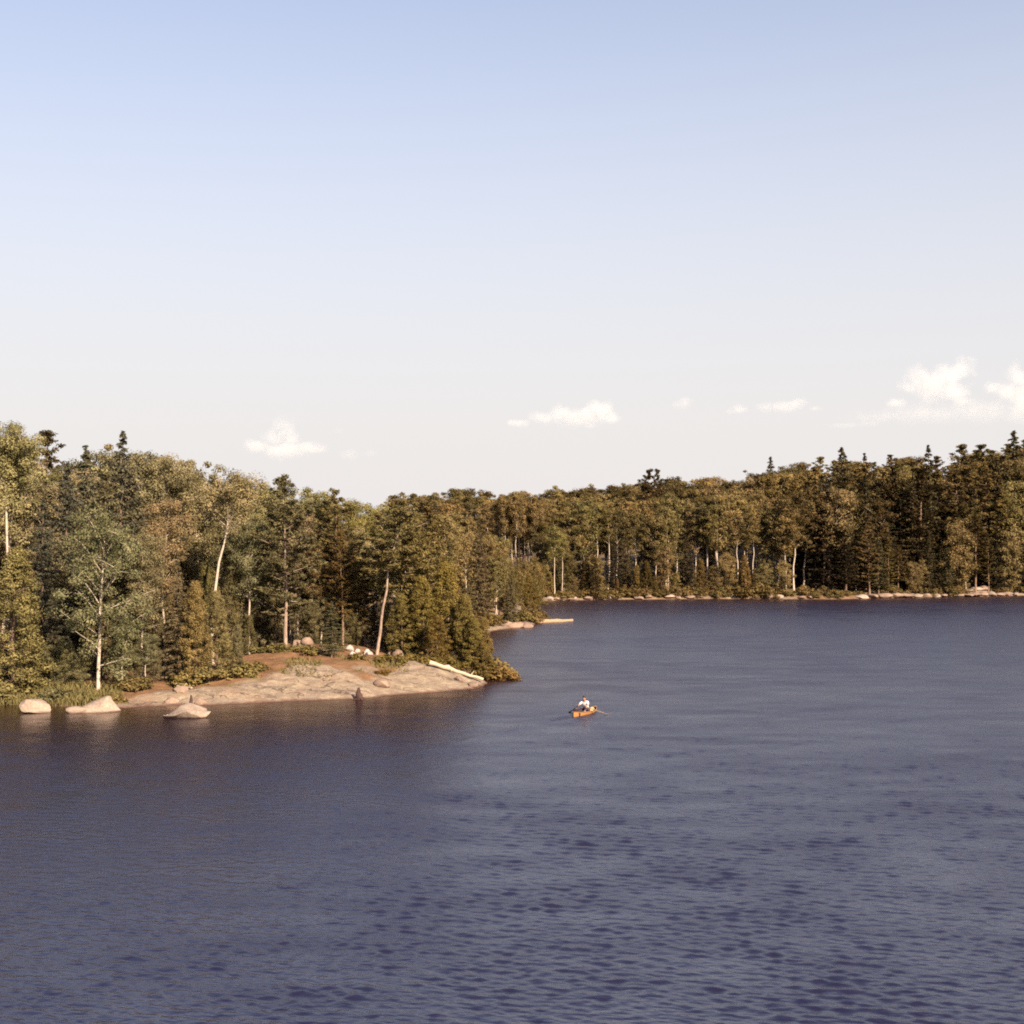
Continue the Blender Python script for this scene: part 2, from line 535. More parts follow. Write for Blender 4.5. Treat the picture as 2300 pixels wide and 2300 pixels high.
# wind: shelter behind the near point, gusts over the open lake
shelter = np.clip(np.maximum((wp[:, 0] + 20.0) / 30.0, (87.0 - wp[:, 1]) / 27.0), 0, 1)
amp_f = (0.22 + 0.78 * sstep(0, 1, shelter)) * (1.0 + 0.22 * fbm(wp / 22.0, 2, 71)) * (1 + 0.18 * fbm(wp / np.array([9.0, 5.0]), 2, 73)) * (1 + 0.35 * fbm(wp / np.array([2.6, 1.3]), 2, 79)) * (1 + 0.45 * sstep(70, 28, wp[:, 1]) * sstep(-14, 8, wp[:, 0]))
wrng = np.random.default_rng(5)
NW = 84
lam = np.exp(wrng.uniform(np.log(0.15), np.log(0.72), NW))
ang = math.radians(-14) + wrng.normal(size=NW) * math.radians(27)      # crest direction; wind blows across it
kx = -np.sin(ang) * 2 * PI / lam; ky = np.cos(ang) * 2 * PI / lam
slope = 0.0108 * np.where(lam > 0.55, 0.8, 1.0)        # slope carried by each component
ampw = slope * lam / (2 * PI) * math.sqrt(2)
ph = wrng.uniform(0, 2 * PI, NW)
wz = np.zeros(len(wp)); resid = np.zeros(len(wp))
for i in range(NW):
    keep = sstep(2.0, 3.6, lam[i] / spacing) * fine
    wz += keep * ampw[i] * np.cos(kx[i] * wp[:, 0] + ky[i] * wp[:, 1] + ph[i])
    resid += (1 - keep ** 2) * slope[i] ** 2
wz *= amp_f
wz += 9.0 * wz * np.abs(wz)          # peaked crests
rms = np.sqrt(resid) * amp_f
# wake: two low ridges opening behind the stern
rel = wp - BOAT[:2]
sb = -(rel @ HD); tb = np.abs(rel @ np.array([-HD[1], HD[0]]))
arm = np.exp(-((tb - 0.20 - 0.07 * (sb + 2.0)) / 0.30) ** 2) * sstep(-2.2, -0.6, sb) * np.exp(-np.maximum(sb, 0) / 6.5)
wz += 0.16 * arm * (0.75 + 0.25 * np.cos((sb + 2) * 1.3))
ripple = np.clip(np.sqrt(np.maximum(1.35 * rms, 0.006)), 0.08, 0.5)
wv = np.stack([wp[:, 0], wp[:, 1], wz], 1)
nxw = len(ucol); iw = (np.arange(len(yrow) - 1)[:, None] * nxw + np.arange(nxw - 1)[None, :]).ravel()
wf = np.stack([iw, iw + 1, iw + nxw + 1, iw + nxw], 1)
water = link('lake_water', mesh_np('lake_water', wv, wf, {'ripple': ripple, 'shore_reflect': np.clip(np.exp((land_sdf(wp) + 2.0) / 10.0), 0, 1)}), M['water'], smooth=True)  # painted reflection weight, fading with distance from the shore
tag(water, 'dark blue wind rippled lake water', kind='structure')


# ------------------------------------------------------------------ foliage builders
def leaf_mesh(name, cen, nrm, size, aspect, tint_, long_dir=None, rng=RNG):
    """one small diamond per leaf or needle tuft"""
    n = len(cen)
    nrm = nrm / (np.linalg.norm(nrm, axis=1)[:, None] + 1e-9)
    r = rng.normal(size=(n, 3)) if long_dir is None else long_dir + 0.35 * rng.normal(size=(n, 3))
    u = r - (r * nrm).sum(1)[:, None] * nrm
    u /= np.linalg.norm(u, axis=1)[:, None] + 1e-9
    v = np.cross(nrm, u)
    size = np.broadcast_to(size, (n,))[:, None]
    a = size * u; b = size * aspect * v
    bend = nrm * size * 0.18
    V = np.stack([cen - a - bend, cen + b + bend * 0.3, cen + a - bend, cen - b + bend * 0.3], 1).reshape(-1, 3)
    F = np.arange(4 * n).reshape(n, 4)
    return mesh_np(name, V, F, {'tint': np.repeat(np.clip(tint_, 0, 1), 4)})


def clump_leaves(centres, radii, n_each, rng, up=0.45, out=0.85, rnd=0.32, squash=0.75, tint_spread=0.28, axis_pt=None, long_from=None):
    cs, ns, ts, ls = [], [], [], []
    for k, (c, r) in enumerate(zip(centres, radii)):
        d = rng.normal(size=(n_each, 3)); d /= np.linalg.norm(d, axis=1)[:, None]
        rr = rng.random(n_each) ** 0.45
        off = d * rr[:, None] * r; off[:, 2] *= squash
        cs.append(c + off)
        nn = out * d + np.array([0, 0, up]) + rnd * rng.normal(size=(n_each, 3))
        ns.append(nn)
        base = 0.5 + tint_spread * rng.normal()
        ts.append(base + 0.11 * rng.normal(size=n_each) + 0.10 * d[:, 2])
        if long_from is not None: ls.append(np.repeat(long_from[k][None], n_each, 0) + d * 0.8)
    return np.concatenate(cs), np.concatenate(ns), np.concatenate(ts), (np.concatenate(ls) if ls else None)


def deciduous(seed, H=15.0, base=0.36, width=6.0, n_br=22, leaf=0.15, n_leaf=62, sparse=0.0, path=None, r0=None, fork=False, taper=0.25, open_low=False):
    rng = np.random.default_rng(seed)
    T = Tubes()
    n = 9
    t = np.linspace(0, 1, n)
    if path is None:
        wob = np.cumsum(rng.normal(size=(n, 2)) * 0.12, 0); wob -= wob[0]
        path = np.stack([wob[:, 0], wob[:, 1], t * H * 0.92], 1)
    path = np.asarray(path, float)
    tp = np.linspace(0, 1, len(path))
    r0 = r0 or 0.0085 * H
    T.add(path, r0 * (1 - 0.88 * tp), 7)
    pos = lambda q: np.array([np.interp(q, tp, path[:, k]) for k in range(3)])
    cen, rad = [], []
    for i in range(n_br):
        q = base + (0.96 - base) * ((i + rng.random()) / n_br)
        az = i * 2.4 + rng.normal() * 0.35
        pr = math.sin(PI * min(1, max(0.05, ((q - base) / (1.0 - base)) * 0.66 + 0.20))) ** 0.75
        L = width / 2 * pr * (0.72 + 0.5 * rng.random())
        el = math.radians(28 + 30 * q + rng.normal() * 8)
        p0 = pos(q * 0.94)
        d = np.array([math.cos(az) * math.cos(el), math.sin(az) * math.cos(el), math.sin(el)])
        m = 5
        s = np.linspace(0, 1, m)[:, None]
        pth = p0 + d * L * s + np.array([0, 0, -0.10 * L]) * s ** 2 + rng.normal(size=(m, 3)) * 0.06 * s
        T.add(pth, np.linspace(r0 * (0.42 - 0.25 * q), 0.012, m), 5, cap=False)
        for s_ in np.linspace(0.45, 1.0, 3 if L > 1.4 else 2):
            if rng.random() < sparse: continue
            c = p0 + d * L * s_ + rng.normal(size=3) * 0.28
            cen.append(c); rad.append(0.42 + 0.42 * rng.random() + 0.06 * width * 0.5)
            if rng.random() < 0.6:
                c2 = c + rng.normal(size=3) * np.array([0.7, 0.7, 0.45])
                T.add(np.array([c, (c + c2) / 2 + [0, 0, .1], c2]), [0.02, 0.014, 0.008], 4, cap=False)
                cen.append(c2); rad.append(0.35 + 0.35 * rng.random())
    top = path[-1]
    for k in range(6):
        cen.append(top + rng.normal(size=3) * np.array([0.12, 0.12, 0.05]) * width + [0, 0, -0.25]); rad.append(0.45 + 0.2 * rng.random())
    c, nn, tt, _ = clump_leaves(cen, rad, n_leaf, rng)
    zmin, zmax = c[:, 2].min(), c[:, 2].max()
    tt = tt
    crown = leaf_mesh('crown', c, nn, leaf * (0.7 + 0.6 * rng.random(len(c))), 0.62, tt, rng=rng)
    return T.mesh('trunk'), crown, float(zmax)


def white_pine(seed, H=15.0, base=0.28, width=6.5, gap=0.75, path=None, r0=None, dense=1.0, flat_top=False, tuft=0.20, n_t=24):
    rng = np.random.default_rng(seed)
    T = Tubes(); n = 9; t = np.linspace(0, 1, n)
    if path is None:
        wob = np.cumsum(rng.normal(size=(n, 2)) * 0.07, 0); wob -= wob[0]
        path = np.stack([wob[:, 0], wob[:, 1], t * H * 0.98], 1)
    path = np.asarray(path, float); tp = np.linspace(0, 1, len(path))
    r0 = r0 or 0.0125 * H
    T.add(path, r0 * (1 - 0.9 * tp), 7)
    pos = lambda q: np.array([np.interp(q, tp, path[:, k]) for k in range(3)])
    cen, rad, lng = [], [], []
    nw = int((1 - base) * H / gap); az0 = 0
    for i in range(nw + 1):
        q = base + (0.985 - base) * i / nw
        rel = (q - base) / (1 - base)
        prof = (0.55 + 0.9 * rel) if rel < 0.38 else (0.9 * (1 - ((rel - 0.38) / 0.66) ** 1.35))
        if flat_top: prof = max(prof, 0.45) if rel < 0.97 else 0.35
        nb = rng.integers(3, 6)
        az0 += 1.1
        for b in range(nb):
            az = az0 + b * 2 * PI / nb + rng.normal() * 0.3
            L = max(0.35, width / 2 * prof * (0.55 + 0.65 * rng.random()))
            el = math.radians(4 + 26 * rel + rng.normal() * 7)
            d = np.array([math.cos(az) * math.cos(el), math.sin(az) * math.cos(el), math.sin(el)])
            p0 = pos(q) + [0, 0, rng.normal() * 0.12]
            m = 5; s = np.linspace(0, 1, m)[:, None]
            pth = p0 + d * L * s + np.array([0, 0, 0.13 * L]) * (s ** 2 - 0.7 * s)
            T.add(pth, np.linspace(r0 * (0.34 - 0.22 * q), 0.012, m), 4, cap=False)
            k = max(2, int(L / 0.40 * dense))
            side = np.array([-d[1], d[0], 0.0])
            for s_ in np.linspace(0.30 if L > 1.2 else 0.15, 1.02, k):
                spread = 0.30 * L * (1 - 0.55 * abs(s_ - 0.6)) * rng.normal() * 0.8
                c = p0 + d * L * s_ + np.array([0, 0, 0.13 * L]) * (s_ ** 2 - 0.7 * s_) + side * spread + [0, 0, 0.06]
                cen.append(c); rad.append(0.26 + 0.20 * rng.random())
                lng.append(d * 0.8 + side * np.sign(spread) * 0.4 + [0, 0, 0.45])
    for k in range(4):
        cen.append(pos(1.0) + [rng.normal() * 0.1, rng.normal() * 0.1, -0.25 * k + 0.1]); rad.append(0.16 + 0.05 * k); lng.append(np.array([0, 0, 1.0]))
    c, nn, tt, ll = clump_leaves(cen, rad, n_t, rng, up=0.7, out=0.6, rnd=0.35, squash=0.5, tint_spread=0.22, long_from=lng)
    crown = leaf_mesh('crown', c, nn, tuft * (0.6 + 0.7 * rng.random(len(c))), 0.34, tt, ll, rng)
    return T.mesh('trunk'), crown, float(c[:, 2].max())


def spruce(seed, H=14.0, base=0.10, width=4.2, gap=0.33, droop=14, n_t=14, tuft=0.16, power=0.85, ragged=0.25):
    rng = np.random.default_rng(seed)
    T = Tubes(); n = 6; t = np.linspace(0, 1, n)
    wob = np.cumsum(rng.normal(size=(n, 2)) * 0.04, 0); wob -= wob[0]
    path = np.stack([wob[:, 0], wob[:, 1], t * H], 1)
    r0 = 0.011 * H
    T.add(path, r0 * (1 - 0.93 * t), 7)
    pos = lambda q: np.array([np.interp(q, t, path[:, k]) for k in range(3)])
    cen, rad, lng = [], [], []
    nw = int((1 - base) * H / gap)
    for i in range(nw + 1):
        q = base + (0.985 - base) * i / nw
        rel = (q - base) / (1 - base)
        prof = (1 - rel) ** power * (0.72 + 0.28 * sstep(0, 0.12, rel))
        nb = rng.integers(4, 6); az0 = rng.random() * 6.3
        for b in range(nb):
            az = az0 + b * 2 * PI / nb + rng.normal() * 0.2
            L = max(0.08, width / 2 * prof * (1 - ragged + 2 * ragged * rng.random()))
            el = math.radians(-droop + 40 * rel ** 2 + rng.normal() * 5)
            d = np.array([math.cos(az) * math.cos(el), math.sin(az) * math.cos(el), math.sin(el)])
            p0 = pos(min(1.0, q + rng.uniform(-0.5, 0.5) * gap / H * 1.6))
            if L > 0.5:
                s = np.linspace(0, 1, 3)[:, None]
                T.add(p0 + d * L * s + np.array([0, 0, 0.10 * L]) * s ** 2, [0.03, 0.02, 0.008], 4, cap=False)
            k = max(1, int(round(L / 0.36)))
            side = np.array([-d[1], d[0], 0.0])
            for s_ in np.linspace(0.28 if k > 1 else 0.7, 1.0, k):
                c = p0 + d * L * s_ + np.array([0, 0, 0.10 * L * s_ ** 2]) + side * rng.normal() * 0.16 * L * s_
                cen.append(c); rad.append(min(0.17 + 0.12 * rng.random() + 0.05 * L * (1 - s_), 0.07 + 0.30 * L)); lng.append(d * 0.7 + [0, 0, -0.25])
    cen.append(pos(1.0)); rad.append(0.08); lng.append(np.array([0, 0, 1.0]))
    c, nn, tt, ll = clump_leaves(cen, rad, n_t, rng, up=0.6, out=0.6, rnd=0.35, squash=0.6, tint_spread=0.2, long_from=lng)
    crown = leaf_mesh('crown', c, nn, tuft * (0.6 + 0.7 * rng.random(len(c))), 0.36, tt, ll, rng)
    return T.mesh('trunk'), crown, float(c[:, 2].max())


def cedar(seed, H=9.0, width=3.2, n_c=280, n_l=44, leaf=0.11):
    rng = np.random.default_rng(seed)
    T = Tubes(); t = np.linspace(0, 1, 6)
    wob = np.cumsum(rng.normal(size=(6, 2)) * 0.06, 0); wob -= wob[0]
    path = np.stack([wob[:, 0], wob[:, 1], t * H * 0.95], 1)
    T.add(path, 0.014 * H * (1 - 0.9 * t), 7)
    cen, rad = [], []
    for i in range(n_c):
        q = 0.04 + 0.94 * rng.random() ** 0.9
        prof = (min(1, (q + 0.06) / 0.22)) ** 0.5 * (1 - q) ** 0.62
        az = rng.random() * 2 * PI
        rr = width / 2 * prof * (0.62 + 0.42 * rng.random()) * (1 + 0.25 * math.sin(3 * az + 9 * q + seed))
        base = np.array([np.interp(q, t, path[:, 0]), np.interp(q, t, path[:, 1]), q * H])
        c = base + np.array([math.cos(az) * rr, math.sin(az) * rr, 0.15 * rr])
        cen.append(c); rad.append(0.26 + 0.22 * rng.random())
        if i % 6 == 0: T.add(np.array([base - [0, 0, 0.3 * rr], (base + c) / 2 - [0, 0, 0.1 * rr], c]), [0.03, 0.02, 0.008], 4, cap=False)
    c, nn, tt, _ = clump_leaves(cen, rad, n_l, rng, up=0.35, out=0.8, rnd=0.32, squash=0.9, tint_spread=0.22)
    crown = leaf_mesh('crown', c, nn, leaf * (0.6 + 0.7 * rng.random(len(c))), 0.5, tt, rng=rng)
    return T.mesh('trunk'), crown, float(c[:, 2].max())


def bush(seed, R=1.0, n_c=26, n_l=48, leaf=0.085):
    rng = np.random.default_rng(seed)
    T = Tubes(); cen, rad = [], []
    for i in range(n_c):
        az = rng.random() * 2 * PI; el = math.asin(rng.random() ** 0.8)
        rr = R * (0.55 + 0.5 * rng.random())
        c = np.array([math.cos(az) * math.cos(el) * rr, math.sin(az) * math.cos(el) * rr, 0.12 + math.sin(el) * rr * 0.8])
        T.add(np.array([[0, 0, -0.1], c * 0.5 + [0, 0, 0.1], c]), [0.025, 0.016, 0.006], 4, cap=False)
        cen.append(c); rad.append(R * (0.24 + 0.14 * rng.random()))
    c, nn, tt, _ = clump_leaves(cen, rad, n_l, rng, squash=0.8)
    c[:, 2] = np.maximum(c[:, 2], 0.02)
    crown = leaf_mesh('foliage', c, nn, leaf * (0.7 + 0.7 * rng.random(len(c))), 0.6, tt, rng=rng)
    return T.mesh('stems'), crown, float(c[:, 2].max())


PROTO = {}
PROTO['birch'] = [deciduous(100 + k, 15, b, wd, nb, 0.115, 92) for k, (b, wd, nb) in enumerate([(0.34, 5.6, 24), (0.42, 5.0, 22), (0.50, 4.6, 20), (0.38, 6.6, 27), (0.46, 5.4, 22)])]
PROTO['tall_birch'] = [deciduous(150 + k, 16, b, wd, nb, 0.115, 84, 0.22) for k, (b, wd, nb) in enumerate([(0.58, 4.4, 18), (0.62, 4.0, 16), (0.55, 4.8, 18)])]
PROTO['low_birch'] = [deciduous(180 + k, 9, b, wd, nb, 0.105, 80, 0.05) for k, (b, wd, nb) in enumerate([(0.08, 4.6, 24), (0.12, 4.0, 22), (0.06, 3.6, 22)])]
PROTO['pine'] = [white_pine(200 + k, 15, b, wd, g) for k, (b, wd, g) in enumerate([(0.26, 6.2, 0.72), (0.34, 5.6, 0.8), (0.20, 6.8, 0.75), (0.42, 5.6, 0.8)])]
PROTO['spruce'] = [spruce(300 + k, 14, b, wd) for k, (b, wd) in enumerate([(0.08, 4.3), (0.05, 3.6), (0.14, 4.8), (0.10, 3.2)])]
PROTO['cedar'] = [cedar(400 + k, 9, wd) for k, wd in enumerate([3.0, 3.6, 2.6])]
PROTO['shrub'] = [bush(500 + k, 1.0) for k in range(4)]
FINE = {
    'birch': [deciduous(100 + k, 15, b, wd, nb, 0.070, 190) for k, (b, wd, nb) in enumerate([(0.34, 5.6, 24), (0.42, 5.0, 22), (0.50, 4.6, 20), (0.38, 6.6, 27)])],
    'pine': [white_pine(200 + k, 15, b, wd, g, tuft=0.13, n_t=46) for k, (b, wd, g) in enumerate([(0.26, 6.2, 0.72), (0.34, 5.6, 0.8), (0.20, 6.8, 0.75), (0.42, 5.6, 0.8)])],
    'spruce': [spruce(300 + k, 14, b, wd, n_t=28, tuft=0.105) for k, (b, wd) in enumerate([(0.08, 4.3), (0.05, 3.6), (0.14, 4.8), (0.10, 3.2)])],
    'low_birch': [deciduous(180 + k, 9, b, wd, nb, 0.066, 170, 0.05) for k, (b, wd, nb) in enumerate([(0.08, 4.6, 24), (0.12, 4.0, 22), (0.06, 3.6, 22)])],
    'cedar': [cedar(400 + k, 9, wd, 280, 100, 0.068) for k, wd in enumerate([3.0, 3.6, 2.6])],
}
BARK = {'low_birch': 'dark_bark', 'birch': 'birch_bark', 'tall_birch': 'birch_bark', 'pine': 'pine_bark', 'spruce': 'dark_bark', 'cedar': 'dark_bark', 'shrub': 'dark_bark'}
LEAF = {'low_birch': 'leaf', 'birch': 'leaf', 'tall_birch': 'leaf', 'pine': 'pine', 'spruce': 'spruce', 'cedar': 'cedar', 'shrub': 'shrub'}
NAME = {'low_birch': 'birch_tree', 'birch': 'birch_tree', 'tall_birch': 'birch_tree', 'pine': 'pine_tree', 'spruce': 'spruce_tree', 'cedar': 'cedar_tree', 'shrub': 'shrub'}
for k, lst in list(PROTO.items()) + list(FINE.items()):
    for tr, cr, _ in lst:
        tr.materials.append(M[BARK[k]]); cr.materials.append(M[LEAF[k]])
        tr.shade_smooth()

TREES = []     # records for labelling


def plant(kind, x, y, H, rz=None, var=None, sx=1.0, color=(1, 1, 1), label=None, group=None, rank=None, lean=(0, 0), z=None, meshes=None, sink=0.12):
    bank = FINE if (y < 122 and kind in FINE) else PROTO
    tr, cr, top = meshes if meshes is not None else bank[kind][random.randrange(len(bank[kind])) if var is None else var]
    s = H / top
    zz = gz(x, y) - sink if z is None else z
    e = empty(NAME[kind], (x, y, zz), random.random() * 6.283 if rz is None else rz)
    e.rotation_euler = (lean[0], lean[1], e.rotation_euler[2])
    e.scale = (s * sx, s * sx, s)
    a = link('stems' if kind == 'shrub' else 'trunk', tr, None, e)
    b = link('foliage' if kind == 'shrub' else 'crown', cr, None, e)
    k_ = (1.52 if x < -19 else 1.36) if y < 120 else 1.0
    b.color = (color[0] * k_, color[1] * k_, color[2] * k_ * (1.12 if y < 120 and x < -14 else 1.0), 1)  # left crowns lightened and blued: flare haze put into the leaf colour
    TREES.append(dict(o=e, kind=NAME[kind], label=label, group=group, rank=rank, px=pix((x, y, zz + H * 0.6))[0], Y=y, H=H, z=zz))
    return e


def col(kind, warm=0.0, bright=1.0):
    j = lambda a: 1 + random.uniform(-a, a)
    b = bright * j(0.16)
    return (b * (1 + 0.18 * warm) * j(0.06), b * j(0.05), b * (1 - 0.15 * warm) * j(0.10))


def plant_px(kind, x, ytop, D, base_y=None, **kw):
    """stand a tree at photograph column x and depth D whose top shows at row ytop"""
    X = at(x, 1300, D)[0]
    g = gz(X, D)
    top = at(x, ytop, D)[2]
    H = max(0.8, top - g + 0.12)
    return plant(kind, X, D, H, **kw)


G_NEAR = 'trees on the near point'
# ------------------------------------------------------------------ hero trees on the near point
def world_path(pts, base):
    return [np.array(at(x, y, D)) - base for x, y, D in pts]


# leaning camp pine with a pale bare trunk
bX = at(846, 1458, 104.5); bz = gz(bX[0], 104.5)
base = np.array([bX[0], 104.5, bz - 0.1])
pth = world_path([(846, 1462, 104.5), (854, 1420, 104.4), (859, 1370, 104.3), (869, 1325, 104.2), (871, 1280, 104.2), (884, 1235, 104.3), (897, 1190, 104.4), (905, 1150, 104.5), (908, 1126, 104.5)], base)
pth[0] = np.zeros(3)
hm = white_pine(211, 11, 0.50, 6.4, 0.52, path=pth, r0=0.125, dense=1.25, tuft=0.13, n_t=46, flat_top=True)
hm[0].materials.append(M['pale_pine_bark']); hm[1].materials.append(M['pine']); hm[0].shade_smooth()
plant('pine', base[0], base[1], hm[2], rz=0, meshes=hm, z=base[2], color=(1.05, 1.0, 0.9), label='pine with a bare pale leaning trunk rising from the camp stones')
# slim second stem beside it
pth2 = [np.zeros(3), np.array([0.5, 0.1, 2.2]), np.array([0.85, 0.2, 4.4]), np.array([1.3, 0.2, 6.5]), np.array([1.7, 0.1, 8.6])]
hm = white_pine(213, 9, 0.55, 5.0, 0.5, path=pth2, r0=0.09, dense=1.2, tuft=0.13, n_t=46)
hm[0].materials.append(M['pale_pine_bark']); hm[1].materials.append(M['pine']); hm[0].shade_smooth()
X = at(872, 1440, 106.0)[0]
plant('pine', X, 106.0, hm[2], rz=0, meshes=hm, color=(1.12, 1.04, 0.85), label='slim second pine stem just behind the leaning camp pine')
# tall layered pine
X = at(642, 1450, 103.0)[0]; g = gz(X, 103.0)
hm = white_pine(221, 13, 0.20, 6.6, 0.62, r0=0.15, dense=1.3, tuft=0.13, n_t=46)
hm[0].materials.append(M['pale_pine_bark']); hm[1].materials.append(M['pine']); hm[0].shade_smooth()
plant('pine', X, 103.0, at(640, 1060, 103.0)[2] - g, rz=0.4, meshes=hm, color=(.85, .88, .85), label='tall layered pine standing alone at the head of the granite slab')
# leaning white birch
bX = at(478, 1500, 98.0); base = np.array([bX[0], 98.0, gz(bX[0], 98.0) - 0.1])
pth = world_path([(470, 1480, 98), (476, 1400, 98), (484, 1320, 98), (492, 1262, 98), (503, 1222, 97.9), (511, 1185, 97.8), (512, 1150, 97.8), (509, 1128, 97.8), (512, 1108, 97.8)], base)
pth[0] = np.zeros(3)
hm = deciduous(171, 14, 0.60, 5.2, 22, 0.066, 190, 0.22, path=pth, r0=0.13)
T = Tubes()
hm[0].materials.append(M['birch_bark']); hm[1].materials.append(M['leaf']); hm[0].shade_smooth()
plant('birch', base[0], base[1], hm[2], rz=0, meshes=hm, z=base[2], color=(1.15, 1.05, 0.95), label='birch with a crooked bright white trunk leaning above the dense cedars')
# white trunked birch behind the peaked boulder
bX = at(221, 1545, 88.6); base = np.array([bX[0], 88.6, gz(bX[0], 88.6) - 0.1])
pth = world_path([(221, 1552, 88.6), (221, 1500, 88.6), (224, 1440, 88.6), (224, 1380, 88.7), (228, 1330, 88.8), (231, 1280, 88.9), (233, 1240, 89), (236, 1200, 89)], base)
pth[0] = np.zeros(3)
hm = deciduous(173, 10.5, 0.16, 6.8, 22, 0.07, 200, 0.18, path=pth, r0=0.13)
hm[0].materials.append(M['birch_bark']); hm[1].materials.append(M['leaf']); hm[0].shade_smooth()
plant('birch', base[0], base[1], hm[2], rz=0, meshes=hm, z=base[2], color=(0.85, 0.92, 0.85), label='broad leafy birch with a straight white trunk behind the peaked boulder')
# big forked aspen at the picture's edge
bX = at(18, 1500, 97.0); base = np.array([bX[0], 97.0, gz(bX[0], 97.0) - 0.1])
pth = world_path([(16, 1500, 97), (18, 1380, 97), (17, 1260, 97), (15, 1190, 97), (14, 1130, 97), (10, 1090, 97), (9, 1070, 97), (10, 1040, 97), (12, 1012, 97)], base)
pth[0] = np.zeros(3)
hm = deciduous(175, 17, 0.52, 7.0, 30, 0.072, 220, 0.05, path=pth, r0=0.12)
hm[0].materials.append(M['birch_bark']); hm[1].materials.append(M['leaf']); hm[0].shade_smooth()
plant('birch', base[0], base[1], hm[2], rz=0, meshes=hm, z=base[2], color=(1.1, 1.1, 0.9), label='tallest pale green birch with a forked white trunk above the blocky boulder')

NEAR = [  # kind, column, top row, depth, extra
    ('cedar', 32, 1225, 88.5, dict(sx=1.25, color=(1.0, 1.05, 0.9), label='wide light green cedar nearest the blocky boulder')),
    ('pine', 96, 966, 128.0, dict(var=0, color=(0.75, 0.7, 0.8), label='dark pine with open layered top poking above the birches')),
    ('spruce', 272, 968, 101.0, dict(var=2, sx=1.15, label='tall spruce with a spire top behind the white trunked birch')),
    ('spruce', 196, 1000, 103.0, dict(var=0, sx=1.25, color=(0.95, 1, 1.0), label='broad dark spruce just left of the spire topped spruce')),
    ('spruce', 150, 1040, 99.0, dict(var=2, sx=1.1, color=(0.75, .8, .9))),
    ('spruce', 95, 1120, 93.0, dict(var=0, sx=1.1, color=(0.6, .65, .7))),
    ('spruce', 120, 1310, 90.5, dict(var=1, color=(0.7, .7, .7))),
    ('pine', 240, 1060, 96.0, dict(var=2, color=(0.95, 1, 1))),
    ('birch', 300, 1010, 104.0, dict(var=0, color=(1.0, .98, .95))),
    ('birch', 352, 1012, 106.0, dict(var=3, color=(1.05, 1.0, .95))),
    ('birch', 405, 1035, 108.0, dict(var=0, color=(1.1, 1.02, .95))),
    ('birch', 372, 1110, 97.0, dict(var=1, color=(1.12, .92, .85))),
    ('birch', 320, 1190, 93.0, dict(var=0, color=(0.95, .9, .85))),
    ('spruce', 398, 1250, 92.5, dict(var=0, color=(1.3, 1.1, 0.95))),
    ('cedar', 440, 1300, 91.8, dict(var=0, color=(1.1, 1.0, 0.85))),
    ('cedar', 490, 1325, 92.6, dict(var=1, color=(1.0, 1.0, 0.95))),
    ('cedar', 530, 1400, 93.0, dict(var=2, color=(0.95, 1.02, 1.1))),
    ('birch', 275, 1380, 90.0, dict(var=0, sx=1.2, color=(0.9, .98, .9))),
    ('birch', 330, 1420, 90.5, dict(var=3, sx=1.3, color=(0.85, .9, .85))),
    ('birch', 450, 1070, 108.0, dict(var=3, color=(1.1, 1.05, .95))),
    ('birch', 545, 1072, 112.0, dict(var=0, color=(1.15, 1.12, .9))),
    ('birch', 590, 1082, 114.0, dict(var=3, color=(1.15, 1.15, .85))),
    ('birch', 560, 1160, 103.0, dict(var=1, color=(0.9, .95, .9))),
    ('pine', 600, 1190, 108.0, dict(var=0, color=(0.75, .78, .8))),
    ('birch', 690, 1092, 113.0, dict(var=3, color=(1.15, 1.15, .85))),
    ('pine', 752, 1096, 110.0, dict(var=1, color=(1.0, .95, .8))),
    ('birch', 790, 1118, 114.0, dict(var=0, color=(1.1, 1.05, .7))),
    ('pine', 770, 1190, 107.5, dict(var=0, color=(0.95, .75, .6))),
    ('birch', 720, 1230, 109.0, dict(var=2, color=(0.8, .62, .5))),
    ('spruce', 745, 1350, 99.5, dict(var=2, sx=1.5, color=(0.95, 1.0, 0.9), label='small bushy spruce on the clearing before the camp stones')),
    ('birch', 838, 1128, 117.0, dict(var=3, color=(1.1, 1.1, .75))),
    ('pine', 820, 1240, 110.0, dict(var=2, color=(0.7, .6, .5))),
    ('pine', 930, 1150, 109.0, dict(var=2, color=(1.08, 1.02, .8))),
    ('pine', 968, 1165, 110.5, dict(var=0, color=(1.05, .98, .8))),
    ('cedar', 905, 1330, 105.0, dict(var=1, sx=1.3, color=(1.0, .98, .8))),
    ('cedar', 952, 1290, 104.8, dict(var=1, sx=1.2, color=(1.05, 1.0, .7))),
    ('cedar', 1000, 1255, 105.5, dict(var=0, sx=1.2, color=(1.1, 1.02, .7))),
    ('cedar', 985, 1380, 102.6, dict(var=1, sx=1.5, color=(0.95, .8, .6))),
    ('cedar', 1035, 1330, 104.0, dict(var=2, sx=1.3, color=(1.0, .95, .75))),
    ('cedar', 1066, 1385, 102.6, dict(var=0, sx=1.5, color=(1.05, 1.0, .75))),
    ('cedar', 1086, 1440, 101.6, dict(var=1, sx=1.6, color=(0.95, .85, .7))),
    ('spruce', 1012, 1215, 113.0, dict(var=3, color=(1.2, 1.05, .8))),
    ('spruce', 1052, 1290, 112.0, dict(var=1, color=(1.25, 1.1, .85))),
    ('cedar', 1085, 1385, 110.0, dict(var=2, sx=1.3, color=(1.1, .95, .8))),
]
for kind, x, yt, D, kw in NEAR:
    kw.setdefault('rank', 'near')
    plant_px(kind, x, yt, D, group=G_NEAR, **kw)

